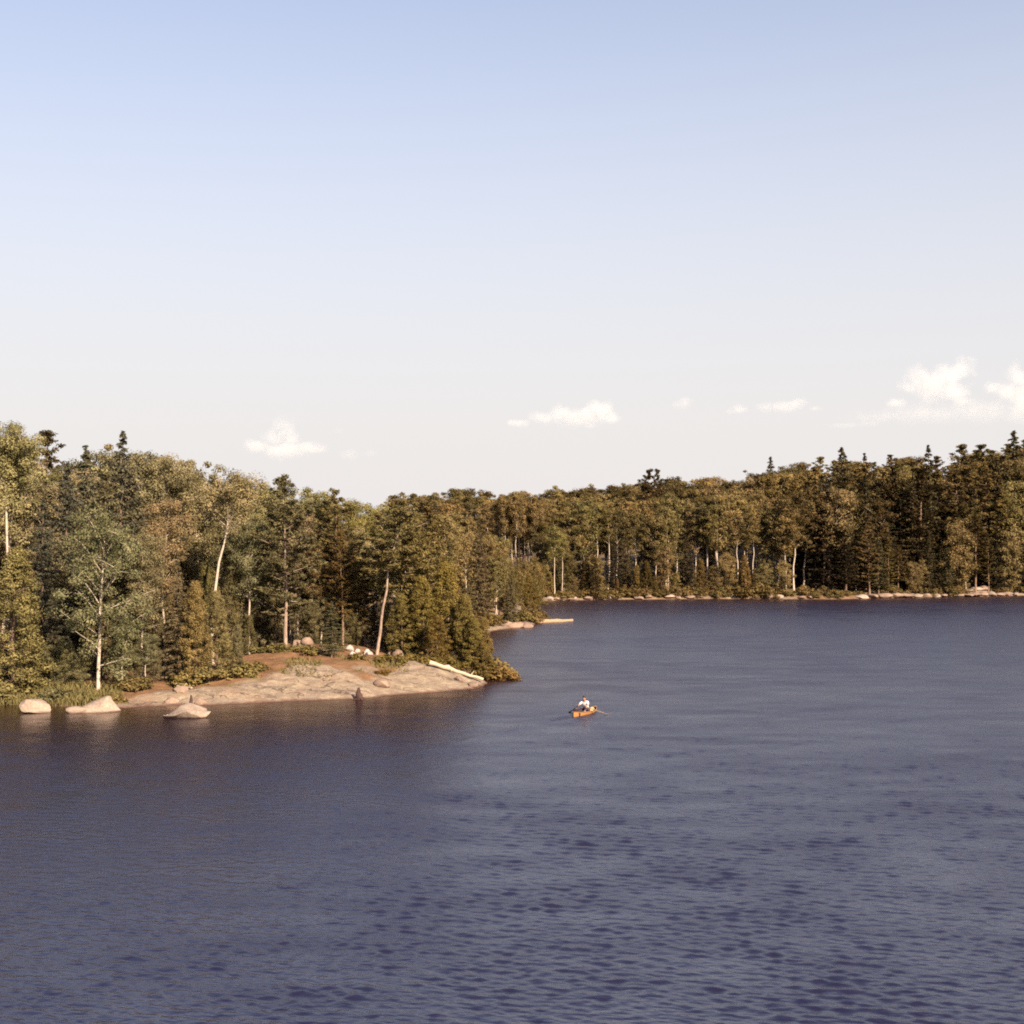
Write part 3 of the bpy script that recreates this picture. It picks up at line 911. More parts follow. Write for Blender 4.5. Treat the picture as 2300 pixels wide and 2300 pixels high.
# fill behind the front trees; skyline rows come from the photograph
sky_near = lambda x: np.interp(x, [-150, 0, 50, 130, 180, 280, 400, 480, 560, 640, 720, 800, 880, 960, 1060], [940, 975, 1030, 1040, 1010, 990, 1030, 1075, 1085, 1095, 1110, 1128, 1128, 1140, 1160])
frng = random.Random(11)
for D in (112, 118, 125, 133):
    x = -140 + frng.random() * 40
    while x < 1000 - (D - 112) * 3:
        X = at(x, 1300, D)[0]
        if land_sdf(np.array([[X, D]]))[0] > 2:
            kind = frng.choice(['birch', 'birch', 'pine', 'spruce', 'tall_birch'])
            yt = sky_near(x) + frng.uniform(4, 60) + (0 if kind != 'spruce' else 12)
            random.seed(int(D * 1000 + x))
            plant_px(kind, x, yt, D + frng.uniform(-2, 2), group=G_NEAR, rank='behind', color=col(kind, 0.3, 1.15))
        x += frng.uniform(58, 92) * 115 / D
# dark understory cedars filling the gaps at eye level
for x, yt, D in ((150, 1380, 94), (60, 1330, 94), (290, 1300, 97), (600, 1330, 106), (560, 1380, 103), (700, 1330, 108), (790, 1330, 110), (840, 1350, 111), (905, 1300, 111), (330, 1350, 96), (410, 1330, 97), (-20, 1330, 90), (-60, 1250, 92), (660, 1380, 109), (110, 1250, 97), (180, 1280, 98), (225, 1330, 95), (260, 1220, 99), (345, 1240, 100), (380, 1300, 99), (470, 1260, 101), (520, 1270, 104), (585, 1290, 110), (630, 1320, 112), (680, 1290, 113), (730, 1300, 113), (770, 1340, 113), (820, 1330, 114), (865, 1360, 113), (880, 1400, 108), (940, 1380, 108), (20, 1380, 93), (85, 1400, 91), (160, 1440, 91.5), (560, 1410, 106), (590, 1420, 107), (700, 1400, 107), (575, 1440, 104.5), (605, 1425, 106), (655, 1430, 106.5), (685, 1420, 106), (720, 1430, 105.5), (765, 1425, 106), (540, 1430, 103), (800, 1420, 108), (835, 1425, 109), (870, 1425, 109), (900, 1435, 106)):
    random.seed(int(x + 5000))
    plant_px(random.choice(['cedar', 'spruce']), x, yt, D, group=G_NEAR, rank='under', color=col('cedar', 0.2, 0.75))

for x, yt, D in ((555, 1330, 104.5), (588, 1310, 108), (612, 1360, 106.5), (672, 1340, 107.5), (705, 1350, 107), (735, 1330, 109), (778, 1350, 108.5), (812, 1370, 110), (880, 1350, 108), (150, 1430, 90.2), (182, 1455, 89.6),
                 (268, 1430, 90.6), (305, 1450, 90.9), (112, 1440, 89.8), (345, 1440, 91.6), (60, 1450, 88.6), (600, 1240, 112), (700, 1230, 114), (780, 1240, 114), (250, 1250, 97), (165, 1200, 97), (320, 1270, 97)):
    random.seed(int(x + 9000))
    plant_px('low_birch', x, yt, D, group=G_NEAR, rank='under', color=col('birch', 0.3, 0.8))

# ------------------------------------------------------------------ second point and bay trees
G_MID = 'trees on the second wooded point'
sky_mid = lambda x: np.interp(x, [850, 900, 960, 1010, 1060, 1110, 1150, 1190, 1215], [1125, 1130, 1135, 1145, 1160, 1215, 1240, 1250, 1262])
for D, x0, x1, step in ((128, 960, 1060, 40), (142, 960, 1075, 42), (154, 960, 1100, 36), (163, 1000, 1150, 30), (172, 1010, 1185, 30), (184, 1020, 1190, 32), (200, 1040, 1205, 34), (216, 1050, 1212, 36)):
    x = x0 + frng.random() * 15
    while x < x1:
        X = at(x, 1300, D)[0]
        if land_sdf(np.array([[X, D]]))[0] > 0.8:
            kind = frng.choice(['birch', 'spruce', 'cedar', 'tall_birch', 'pine', 'birch'])
            yt = sky_mid(x) + frng.uniform(0, 70)
            if D > 180: yt = max(1130, sky_mid(x) - 20 + frng.uniform(0, 50))
            if kind == 'cedar': yt += 70
            random.seed(int(D * 1000 + x))
            plant_px(kind, x, yt, D, group=G_MID, rank='mid', color=col(kind, 1.0, 1.2))
        x += step * frng.uniform(0.75, 1.25)

# ------------------------------------------------------------------ far shore forest
G_FAR = 'trees on the far shore'
far_sky = lambda x: np.interp(x, [850, 900, 1000, 1100, 1200, 1300, 1400, 1480, 1600, 1680, 1720, 1800, 1880, 1900, 1960, 2060, 2160, 2240, 2300, 2420],
                              [1120, 1112, 1098, 1098, 1098, 1085, 1082, 1078, 1068, 1062, 1042, 1035, 1030, 1020, 1028, 1022, 1015, 1000, 985, 975])
FAR_HERO = [
    ('spruce', 1890, 1005, 262, dict(var=2, sx=1.3, color=(1.0, .9, .7), label='tall broad spruce breaking the skyline above the black spruce')),
    ('spruce', 1862, 1105, 246, dict(var=0, sx=1.5, color=(0.22, .18, .2), label='black looking spruce reaching the water left of the pale ledge')),
    ('spruce', 1800, 1108, 252, dict(var=1, sx=1.4, color=(0.25, .2, .2), label='dark narrow spruce left of the black looking shore spruce')),
    ('spruce', 1900, 1180, 244.6, dict(var=2, sx=1.3, color=(0.35, .28, .25))),
    ('spruce', 1960, 1170, 252, dict(var=0, sx=1.2, color=(0.35, .28, .25))),
    ('pine', 1458, 1052, 272, dict(var=1, color=(0.55, .45, .45), label='dark twin topped pine above the leafy crowns on the skyline')),
    ('pine', 1475, 1052, 273, dict(var=3, sx=.7, color=(0.6, .5, .45))),
    ('pine', 1450, 1090, 262, dict(var=0, color=(0.5, .4, .4))),
    ('spruce', 2276, 968, 275, dict(var=2, sx=1.35, color=(1.05, .95, .75), label='highest spruce on the skyline beside the picture edge')),
    ('pine', 2205, 998, 282, dict(var=2, color=(.9, .85, .7))),
    ('pine', 2170, 998, 285, dict(var=0, color=(.85, .8, .7))),
    ('spruce', 2088, 1000, 300, dict(var=0, sx=1.2, color=(.9, .8, .7), label='thin spruce tip standing above the level treetops')),
    ('spruce', 1730, 1026, 300, dict(var=2, sx=1.2, color=(.9, .8, .7))),
    ('spruce', 1945, 1018, 285, dict(var=0, color=(.8, .7, .65))),
    ('pine', 2010, 1045, 268, dict(var=2, color=(.65, .58, .5))),
    ('pine', 2055, 1050, 266, dict(var=0, color=(.7, .62, .55))),
    ('pine', 2110, 1060, 262, dict(var=1, color=(1.25, 1.1, .9))),
    ('pine', 2255, 1110, 258, dict(var=2, color=(1.3, 1.15, .8))),
    ('tall_birch', 1245, 1180, 234, dict(var=0, color=(1.2, 1.15, .8))),
    ('tall_birch', 1262, 1190, 235, dict(var=1, color=(1.2, 1.15, .8))),
    ('tall_birch', 1168, 1112, 256, dict(var=0, color=(1.25, 1.0, .8))),
    ('tall_birch', 1190, 1118, 252, dict(var=1, color=(1.25, 1.0, .8))),
    ('tall_birch', 1142, 1115, 258, dict(var=2, color=(1.25, 1.0, .8))),
    ('tall_birch', 1500, 1105, 246, dict(var=0, color=(1.15, 1.05, .85))),
    ('tall_birch', 1515, 1110, 247, dict(var=1, color=(1.15, 1.05, .85))),
    ('tall_birch', 1610, 1110, 246, dict(var=2, color=(1.15, 1.05, .85))),
    ('birch', 1318, 1120, 243, dict(var=3, color=(1.05, 1.0, .75))),
    ('spruce', 1335, 1235, 236.5, dict(var=0, color=(0.5, .4, .35))),
    ('spruce', 1380, 1215, 242, dict(var=2, color=(0.45, .38, .35))),
]
FAR_HERO += [('tall_birch', x_, 1108 + d_, 246 + d_ / 2, dict(var=i_ % 3, sx=.8, color=(1.2, .95, .8))) for i_, (x_, d_) in enumerate(((1122, 8), (1133, 2), (1152, 10), (1160, 0), (1176, 6), (1184, 12), (1200, 4), (1215, 10), (1228, 16)))]
FAR_HERO += [('low_birch', 1196, 1250, 222, dict(color=(1.2, 1.0, .8))), ('cedar', 1208, 1262, 226, dict(color=(1.0, .9, .7))), ('low_birch', 1220, 1255, 235, dict(color=(1.2, 1.05, .75))),
             ('cedar', 1182, 1268, 214, dict(color=(1.0, .9, .7))), ('low_birch', 1172, 1255, 206, dict(color=(1.15, .95, .75))), ('low_birch', 1150, 1262, 196, dict(color=(1.1, .95, .7))),
             ('spruce', 1132, 1240, 186, dict(color=(.9, .8, .7))), ('low_birch', 1120, 1255, 174, dict(color=(1.15, 1., .75))), ('cedar', 1190, 1290, 176, dict(color=(1.1, .95, .7))), ('low_birch', 1205, 1300, 186, dict(color=(1.1, .95, .7)))]
for kind, x, yt, D, kw in FAR_HERO:
    kw.setdefault('rank', 'shore' if D < 256 else 'slope')
    plant_px(kind, x, yt, D, group=G_FAR, **kw)


def shore_D(x):
    c = np.array([(pix((p[0], p[1], 0))[0], p[1]) for p in coast[27:39]])
    return float(np.interp(x, c[:, 0], c[:, 1]))


def far_kind(x, rank, r):
    if x < 1780:
        tbl = {'edge': ['low_birch', 'cedar', 'low_birch', 'cedar', 'spruce', 'low_birch'], 'shore': ['tall_birch', 'birch', 'tall_birch', 'birch', 'spruce'],
               'slope': ['birch', 'birch', 'tall_birch', 'birch'], 'top': ['birch']}
    else:
        tbl = {'edge': ['spruce', 'cedar', 'spruce', 'low_birch', 'pine'], 'shore': ['spruce', 'pine', 'birch', 'pine', 'spruce'],
               'slope': ['pine', 'spruce', 'birch', 'pine'], 'top': ['pine', 'spruce', 'birch', 'birch']}
    return r.choice(tbl[rank])


for rank, off, step, lo, hi in (('edge', 2.6, 22, 140, 240), ('shore', 8, 22, 30, 110), ('shore', 15, 30, 35, 90), ('slope', 26, 34, 18, 60), ('slope', 40, 36, 8, 38), ('top', 58, 38, 0, 22), ('top', 80, 42, -6, 14)):
    x = (1212 if off < 30 else 1000 if off < 50 else 880) + frng.random() * 20
    while x < 2440:
        D = shore_D(x) + off * (0.85 + 0.3 * frng.random())
        kind = far_kind(x, rank, frng)
        yt = far_sky(x) + frng.uniform(lo, hi)
        if rank == 'edge' and kind == 'cedar': yt += 25
        random.seed(int(off * 10000 + x))
        dark = frng.choice([0.45, 0.8, 1.0, 1.1])
        if rank == 'edge' and (1775 < x < 1945): x += 22; continue
        if x > 1780 and kind in ('spruce', 'pine') and rank in ('edge', 'shore'): dark = frng.choice([0.28, 0.5, 0.9])
        plant_px(kind, x, yt, D, group=G_FAR, rank=rank, sx=1.25 if kind == 'birch' and rank in ('slope', 'top') else 1.12, color=col(kind, 1.1 if kind != 'spruce' else 0.8, 1.1 * dark))
        x += step * frng.uniform(0.7, 1.3)

# ------------------------------------------------------------------ shrubs
def shrub(x, y, h, label=None, rank='bank', color=(1, 1, 1), sx=1.0, group='shrubs on the near point'):
    return plant('shrub', x, y, h, sx=sx, color=color, label=label, group=group, rank=rank, sink=0.08)


for px_, py_, D, h, sx, c, lab in (
    (1112, 1500, 102.2, 1.15, 1.35, (1.1, .85, .65), 'low reddish shrub overhanging the water at the tip of the point'),
    (1140, 1515, 101.6, 0.75, 1.5, (1.15, .85, .65), 'outermost low shrub touching the water beyond the bleached log'),
    (1088, 1480, 103.2, 1.6, 1.3, (0.95, .85, .6), None),
    (880, 1480, 99.0, 0.65, 1.7, (1.0, .9, .6), None),
    (925, 1470, 101.0, 0.7, 1.7, (1.0, .9, .6), None),
    (965, 1485, 100.5, 0.7, 1.6, (1.0, .9, .6), None),
    (1010, 1490, 101.0, 0.8, 1.6, (1.0, .92, .6), None),
    (1045, 1495, 101.6, 0.9, 1.4, (1.0, .92, .6), None),
    (625, 1462, 100.5, 0.8, 1.4, (.9, .9, .65), None),
    (590, 1450, 101.5, 0.8, 1.6, (.9, .9, .65), None),
    (690, 1475, 99.8, 0.7, 1.6, (.95, .9, .6), None),
    (800, 1480, 99.0, 0.7, 1.4, (1.05, .95, .7), None),
    (570, 1515, 94.0, 0.7, 1.6, (1.1, 1.0, .7), None),
    (530, 1515, 92.6, 0.9, 1.5, (1.05, 1.0, .7), None),
    (470, 1520, 91.6, 1.0, 1.5, (1.0, .95, .7), None),
    (420, 1515, 91.4, 1.1, 1.3, (1.05, .95, .65), None),
    (120, 1560, 86.8, 0.9, 1.4, (.75, .8, .75), 'grey green shrub on the bank between the blocky and peaked boulders'),
    (150, 1565, 86.6, 0.7, 1.4, (.75, .8, .75), None),
    (300, 1530, 89.5, 0.8, 1.4, (1.0, .9, .7), None),
    (20, 1550, 87.4, 1.1, 1.4, (.95, .95, .75), None),
    (262, 1565, 86.0, 0.7, 1.0, (.95, .85, .65), None),
    (860, 1535, 96.0, 0.35, 2.2, (1.1, .8, .5), 'low rusty patch of ground shrub in a hollow of the granite slab'),
):
    random.seed(int(px_ * 7 + D))
    X = at(px_, py_, D)[0]
    e = shrub(X, D, h, lab, color=c, sx=sx)
    if e.location.z < 0: e.location.z = -0.05

x = 1215
while x < 2320:
    D = shore_D(x) + frng.uniform(0.8, 3.0)
    X = at(x, 1300, D)[0]
    random.seed(int(x * 13))
    if not (1940 < x < 2060 or 2120 < x < 2290) or frng.random() < 0.35:
        shrub(X, D, frng.uniform(0.9, 2.0), rank='farbank', color=col('shrub', 0.9, 1.0), sx=1.2, group='shrubs on the far shore')
    x += frng.uniform(14, 30)
for px_, D, h in ((1085, 158, 1.6), (1110, 160, 1.2), (1140, 164, 1.4), (1170, 167.5, 1.3), (1190, 170, 1.5), (1200, 178, 1.6), (1060, 152, 1.8), (1208, 190, 1.8), (1212, 205, 1.8)):
    random.seed(int(px_ * 3 + D))
    X = at(px_, 1300, D)[0]
    if land_sdf(np.array([[X, D]]))[0] > -0.3:
        shrub(X, D, h, rank='midbank', color=col('shrub', 0.9, 1.05), sx=1.2, group='shrubs on the second point')

# ------------------------------------------------------------------ grass on the bank
gn = 5200
gxp = RNG.uniform(-36, -24.3, gn * 2); gyp = RNG.uniform(85, 91, gn * 2)
gd = land_sdf(np.stack([gxp, gyp], 1))
ok = (gd > 0.1) & (gd < 3.8 + RNG.normal(size=gn * 2))
extra = np.stack([RNG.uniform(-20, -1, 9000), RNG.uniform(92, 106, 9000)], 1)
ed = land_sdf(extra)
ok2 = (ed > 4) & (fbm(extra * 0.6, 3, 51) > 0.35)
GP = np.concatenate([np.stack([gxp[ok], gyp[ok]], 1), extra[ok2]])
GZ = ground_height(GP)
nb = len(GP)
hgt = RNG.uniform(0.22, 0.55, nb) * np.where(np.arange(nb) < ok.sum(), 1.0, 0.6)
az = RNG.uniform(0, 2 * PI, nb); wd = RNG.uniform(0.02, 0.05, nb)
lean = RNG.normal(size=(nb, 2)) * 0.12
u = np.stack([np.cos(az) * wd, np.sin(az) * wd, np.zeros(nb)], 1)
b0 = np.stack([GP[:, 0], GP[:, 1], GZ - 0.03], 1)
tip = b0 + np.stack([lean[:, 0], lean[:, 1], hgt], 1)
mid = (b0 + tip) / 2 + np.stack([-lean[:, 0] * .2, -lean[:, 1] * .2, hgt * .1], 1)
GV = np.stack([b0 - u, b0 + u, mid + u * 0.7, tip], 1).reshape(-1, 3)
grass_o = link('grass', mesh_np('grass', GV, np.arange(4 * nb).reshape(nb, 4), {'tint': np.repeat(RNG.random(nb), 4)}), M['grass'])
tag(grass_o, 'dry yellowish grass on the low bank and clearing', 'grass', kind='stuff')

# ------------------------------------------------------------------ boulders and stones
def rock_mesh(seed, size, sub=3, rough=0.22, cuts=6, profile=None):
    rng = np.random.default_rng(seed)
    bm = bmesh.new()
    bmesh.ops.create_icosphere(bm, subdivisions=sub, radius=1.0)
    co = np.array([v.co[:] for v in bm.verts])
    co += co * (rough * fbm(co * 1.3 + seed * 3.1, 3, seed))[:, None]
    for k in range(cuts):      # flat fracture faces
        n = rng.normal(size=3); n /= np.linalg.norm(n)
        d = rng.uniform(0.55, 0.82)
        over = np.maximum(co @ n - d, 0)
        co -= over[:, None] * n * 0.85
    if profile is not None: co = profile(co)
    co = co * np.asarray(size)
    co += 0.02 * min(size) * fbm(co * 4.0 / min(size), 2, seed + 5)[:, None] * np.array([1, 1, 1])
    for v, c in zip(bm.verts, co): v.co = c
    me = bpy.data.meshes.new('rock'); bm.to_mesh(me); bm.free()
    me.shade_smooth()
    if hasattr(me, 'set_sharp_from_angle'): me.set_sharp_from_angle(angle=math.radians(32))
    return me


def boulder(name, label, pos, size, seed, mat='boulder', rz=0.0, group=None, cat='boulder', **kw):
    o = link(name, rock_mesh(seed, size, **kw), M[mat])
    o.location = pos; o.rotation_euler = (0, 0, rz)
    return tag(o, label, cat, group)


p = on_water(66, 1604)
boulder('boulder', 'pale blocky flat topped boulder standing in the water, farthest left', (p[0], p[1] + 0.9, 0.32), (1.0, 0.85, 0.58), 3, rz=0.2, cuts=16, rough=0.3, group='boulders in the water')


def peak(c):
    c = c.copy()
    t = np.clip((c[:, 2] + 0.2) / 1.2, 0, 1)
    c[:, 0] = c[:, 0] * (1 - 0.72 * t) + 0.62 * t
    c[:, 1] *= (1 - 0.55 * t)
    return c


p = on_water(196, 1602)
boulder('boulder', 'pale peaked boulder with a long sloping back rising from the water', (p[0], p[1] + 0.9, 0.08), (1.55, 0.9, 0.80), 8, rough=0.12, cuts=3, profile=peak, group='boulders in the water')
p = on_water(160, 1604)
boulder('boulder', 'low pale stone lying against the foot of the peaked boulder', (p[0] + 0.1, p[1] + 0.6, 0.08), (0.62, 0.42, 0.30), 12, rough=0.15, group='boulders in the water')


def humps(c):
    c = c.copy()
    c[:, 2] += 0.28 * np.sin(c[:, 0] * 4.2 + 1.4) * (c[:, 2] > 0) + 0.30 * c[:, 0] * (c[:, 2] > 0)
    return c


p = on_water(411, 1614)
boulder('boulder', 'long low humped pale boulder in the water off the granite slab', (p[0], p[1] + 0.6, 0.16), (1.5, 0.8, 0.5), 21, rough=0.26, cuts=8, profile=humps, group='boulders in the water')
for i, (x, y, s, lab) in enumerate(((382, 1572, 0.42, 'small dark tipped stone at the water edge behind the humped boulder'), (448, 1573, 0.4, 'small pale stone at the water edge right of the short dark stump'), (402, 1566, 0.5, 'rounded stone on the shore between two smaller ones'))):
    q = on_water(x, y + 12)
    boulder('shore_stone', lab, (q[0], q[1] + 0.6, max(0.1, gz(q[0], q[1] + 0.6))), (s * 1.2, s, s * 0.7), 30 + i, 'shore_rock', group='stones at the near shore', cat='stone')

CAMP = [(786, 1440, 0.30), (803, 1444, 0.20), (824, 1442, 0.33), (792, 1460, 0.28), (812, 1462, 0.26), (829, 1462, 0.36), (893, 1450, 0.55), (690, 1442, 0.45), (668, 1443, 0.4)]
CL = ['leftmost of the white stones in the row at the camp', 'small middle white stone in the row at the camp', 'bright bluish white stone beside the leaning pine trunk',
      'pale stone below the left end of the camp stone row', 'tan stone below the middle of the camp stone row', 'cream stone just below the bluish white camp stone',
      'low pinkish outcrop stone right of the leaning pine trunk', 'pale tan stone between the layered pine and the small bushy spruce', 'smaller tan stone at the foot of the layered pine']
for i, (x, y, s) in enumerate(CAMP):
    D = 103.2 if i < 3 else 101.6 if i < 6 else 104.5
    X = at(x, y, D)[0]
    boulder('camp_stone', CL[i], (X, D, gz(X, D) + s * 0.45), (s * 1.1, s, s * 0.95), 50 + i, 'camp_stone' if i < 6 else 'shore_rock', rz=i, group='pale stones around the camp', cat='stone', sub=2)
for i, (x, y, s, lab) in enumerate(((975, 1527, 0.42, 'white stone under the thick end of the bleached log'), (996, 1521, 0.36, 'white stone propping the middle of the bleached log'), (1004, 1530, 0.32, 'small white stone in front of the bleached log'),
                                    (1030, 1536, 0.4, 'tan stone at the water edge below the bleached log'), (1062, 1540, 0.35, 'tan stone near the tip of the granite slab'), (858, 1552, 0.5, 'split tan stone at the waterline right of the dark stump'))):
    q = on_water(x, y + 8); D = q[1] + (1.6 if i < 3 else 0.8)
    X = at(x, y, D)[0]
    boulder('shore_stone', lab, (X, D, gz(X, D) + s * 0.2), (s * 1.3, s, s * 0.7), 70 + i, 'camp_stone' if i < 3 else 'shore_rock', rz=i * 0.7, group='stones at the near shore', cat='stone', sub=2)

# rocks along the far shore and the second point, left to right
far_rocks = [(1232, 1346, 22), (1252, 1344, 26), (1272, 1343, 24), (1288, 1344, 18), (1322, 1343, 26), (1345, 1344, 24), (1366, 1345, 20), (1434, 1342, 26), (1455, 1343, 22), (1505, 1340, 26), (1522, 1341, 20), (1550, 1342, 24),
             (1612, 1343, 12), (1698, 1341, 18), (1728, 1341, 22), (1750, 1340, 24), (1800, 1339, 20), (1820, 1340, 14),
             (1935, 1339, 30), (1960, 1336, 34), (1985, 1334, 40), (2012, 1337, 34), (2035, 1334, 42), (2060, 1335, 30), (2082, 1335, 26), (2102, 1332, 30), (2120, 1333, 26), (2150, 1331, 34), (2172, 1328, 42), (2190, 1329, 34), (2208, 1330, 30), (2226, 1330, 30), (2244, 1330, 30), (2262, 1331, 26), (2282, 1333, 20),
             (2170, 1310, 44), (2195, 1306, 36), (2210, 1318, 30), (1998, 1322, 30), (2096, 1318, 30)]
ORD = ['first', 'second', 'third', 'fourth', 'fifth', 'sixth', 'seventh', 'eighth', 'ninth', 'tenth', 'eleventh', 'twelfth', 'thirteenth', 'fourteenth', 'fifteenth', 'sixteenth', 'seventeenth', 'eighteenth', 'nineteenth', 'twentieth']
stretches = [(1220, 1300, 'above the tip of the floating log'), (1300, 1400, 'straight beyond the rower'), (1400, 1600, 'right of the rower under the birches'), (1600, 1900, 'left of the black spruce'), (1900, 2070, 'on the pale ledge right of the black spruce'), (2070, 2300, 'on the pink ledge nearest the picture edge')]
cnt = {}
for i, (x, y, wpx) in enumerate(sorted(far_rocks)):
    st = next(s for a, b, s in stretches if a <= x < b)
    cnt[st] = cnt.get(st, 0) + 1
    D = shore_D(x) + (0.5 if y > 1325 else 4.0)
    X = at(x, y, D)[0]
    sx_ = wpx / 2 * D / F_PX * 1.1
    g = max(gz(X, D), 0.0) if y > 1325 else gz(X, D)
    boulder('shore_rock', f'{ORD[cnt[st] - 1]} far shore rock from left {st}', (X, D, g + 0.18), (sx_, sx_ * 0.75, 0.30 + 0.2 * sx_ * random.random()), 100 + i, 'shore_rock' if i % 3 else 'boulder', rz=random.random() * 3, group='rocks along the far shore', cat='rock', sub=2)
for i, (x, y, wpx, lab) in enumerate(((1136, 1402, 34, 'flat tan rock at the inner end of the second point'), (1158, 1398, 44, 'largest tan rock on the second point'), (1182, 1399, 40, 'low tan rock beside the butt of the floating log'), (1082, 1428, 30, 'brown upright rock where the near trees meet the bay'))):
    D = on_water(x, 1412 if i < 3 else 1436)[1] + 2.0
    X = at(x, y, D)[0]; s = wpx / 2 * D / F_PX * 1.15
    boulder('shore_rock', lab, (X, D, max(gz(X, D), 0) + (0.2 if i < 3 else .6)), (s, s * 0.8, 0.5 if i < 3 else 1.0), 160 + i, 'shore_rock', rz=i, group='rocks on the second point', cat='rock', sub=2)


# ------------------------------------------------------------------ logs and stumps
def log(name, label, p0, p1, r0, r1, mat, branches=(), n=9, wob=0.05, group=None):
    T = Tubes(); rng = np.random.default_rng(int(abs(p0[0] * 100)) + 3)
    p0 = np.array(p0); p1 = np.array(p1); c = (p0 + p1) / 2
    s = np.linspace(0, 1, n)[:, None]
    pth = (p0 - c) * (1 - s) + (p1 - c) * s + rng.normal(size=(n, 3)) * wob * np.array([.6, .6, .5])
    T.add(pth, np.linspace(r0, r1, n) * (1 + 0.10 * rng.normal(size=n)), 9)
    e = empty(name, c)
    tr = link('trunk', T.mesh('log_trunk'), M[mat], e, smooth=True)
    for t_, dv, r in branches:
        B = Tubes(); o = pth[int(t_ * (n - 1))]; dv = np.array(dv)
        B.add(np.array([o, o + dv * 0.5 + [0, 0, 0.03], o + dv]), [r, r * 0.7, r * 0.3], 6)
        link('branch_stub', B.mesh('stub'), M[mat], e, smooth=True)
    return tag(e, label, 'log', group)


def gpt(x, y, D, dz=0.0):
    X = at(x, y, D)[0]
    return (X, D, gz(X, D) + dz)


log('fallen_log', 'long bleached white log lying along the tip of the granite slab', gpt(966, 1508, 98.6, 0.34), gpt(1086, 1519, 98.4, 0.28), 0.15, 0.10, 'driftwood', [(0.85, (0.25, -0.1, 0.35), 0.05), (0.4, (0.1, -0.35, -0.15), 0.05), (0.97, (0.35, 0.1, -0.05), 0.06)], group='logs along the shore')
log('fallen_log', 'short pale broken branch lying on the needle litter behind the humped boulder', gpt(398, 1522, 89.8, 0.16), gpt(430, 1538, 88.6, 0.10), 0.11, 0.06, 'driftwood', [(0.5, (0.2, 0, 0.3), 0.03)], group='logs along the shore')
q0 = on_water(1190, 1400); q1 = on_water(1286, 1396)
log('floating_log', 'straight tan log jutting into the lake from the second point', (q0[0], q0[1], 0.20), (q1[0], q1[1], 0.13), 0.30, 0.20, 'brown_log', [(0.55, (0.1, 0.1, 0.3), 0.06)], wob=0.03, group='logs along the shore')


def stump(label, p, h, r, seed):
    rng = np.random.default_rng(seed)
    T = Tubes(); n = 7; s = np.linspace(0, 1, n)
    wob = np.cumsum(rng.normal(size=(n, 2)) * 0.03, 0)
    pth = np.stack([wob[:, 0], wob[:, 1], s * h - 0.3], 1)
    T.add(pth, r * (1.25 - 0.95 * s ** 1.3) * (1 + 0.12 * rng.normal(size=n)), 8)
    e = empty('tree_stump', p)
    link('trunk', T.mesh('stump_trunk'), M['stump'], e, smooth=True)
    for k in range(4):
        a = k * 1.6 + rng.random(); B = Tubes()
        d = np.array([math.cos(a), math.sin(a), 0])
        B.add(np.array([[0, 0, 0.15], d * r * 1.2 + [0, 0, 0.02], d * r * 2.3 + [0, 0, -0.2]]), [r * .5, r * .35, r * .12], 6)
        link('root', B.mesh('stump_root'), M['stump'], e, smooth=True)
    return tag(e, label, 'stump', 'dark stumps at the waterline')


q = on_water(808, 1571)
stump('blackened pointed stump at the waterline in the middle of the granite slab', (q[0], q[1], 0.0), 1.05, 0.24, 4)
q = on_water(424, 1590)
stump('short dark stump just behind the humped boulder', (q[0], q[1] + 0.6, 0.05), 0.95, 0.15, 5)

# ------------------------------------------------------------------ boat, rower, oars, pack
M['hull'] = flat('orange_hull', (0.29, 0.135, 0.045), 0.45, 0.35)
M['hull_in'] = flat('tan_hull_inside', (0.36, 0.25, 0.13), 0.6)
M['wood'] = flat('varnished_wood', (0.20, 0.12, 0.06), 0.5)
M['skin'] = flat('skin', (0.30, 0.17, 0.12), 0.55)
M['shirt'] = flat('white_shirt', (0.55, 0.53, 0.55), 0.85)
M['trousers'] = flat('dark_trousers', (0.05, 0.035, 0.05), 0.85)
M['hair'] = flat('dark_hair', (0.025, 0.018, 0.016), 0.6)
M['pack'] = flat('dark_pack', (0.035, 0.014, 0.018), 0.8)
M['dark'] = flat('eye_dark', (0.02, 0.015, 0.015), 0.4)
BZ = math.atan2(HD[1], HD[0])
boat = empty('rowing_canoe', (BOAT[0], BOAT[1], -0.07), BZ)
tag(boat, 'small orange canoe being rowed across open water', 'canoe')
LB, BEAM, DEP = 3.3, 0.84, 0.28


def hull_section(s, inset=0.0):
    """s in -1..1 along the keel; returns 9 points gunwale to gunwale"""
    wdt = BEAM / 2 * max(0.015, (1 - abs(s) ** 2.3)) - inset
    wdt = max(wdt, 0.012)
    zt = DEP + 0.12 * abs(s) ** 3.2
    zb = 0.0 + 0.10 * abs(s) ** 5 + inset
    th = np.linspace(0, PI, 9)
    yy = np.cos(th) * wdt
    zz = zt - (zt - zb) * np.sin(th) ** 0.55
    xx = np.full(9, s * (LB / 2 - inset * 2))
    return np.stack([xx, yy, zz], 1)


def loft(secs):
    V = np.concatenate(secs); n = len(secs); m = len(secs[0])
    i = (np.arange(n - 1)[:, None] * m + np.arange(m - 1)[None]).ravel()
    return V, np.stack([i, i + 1, i + m + 1, i + m], 1)


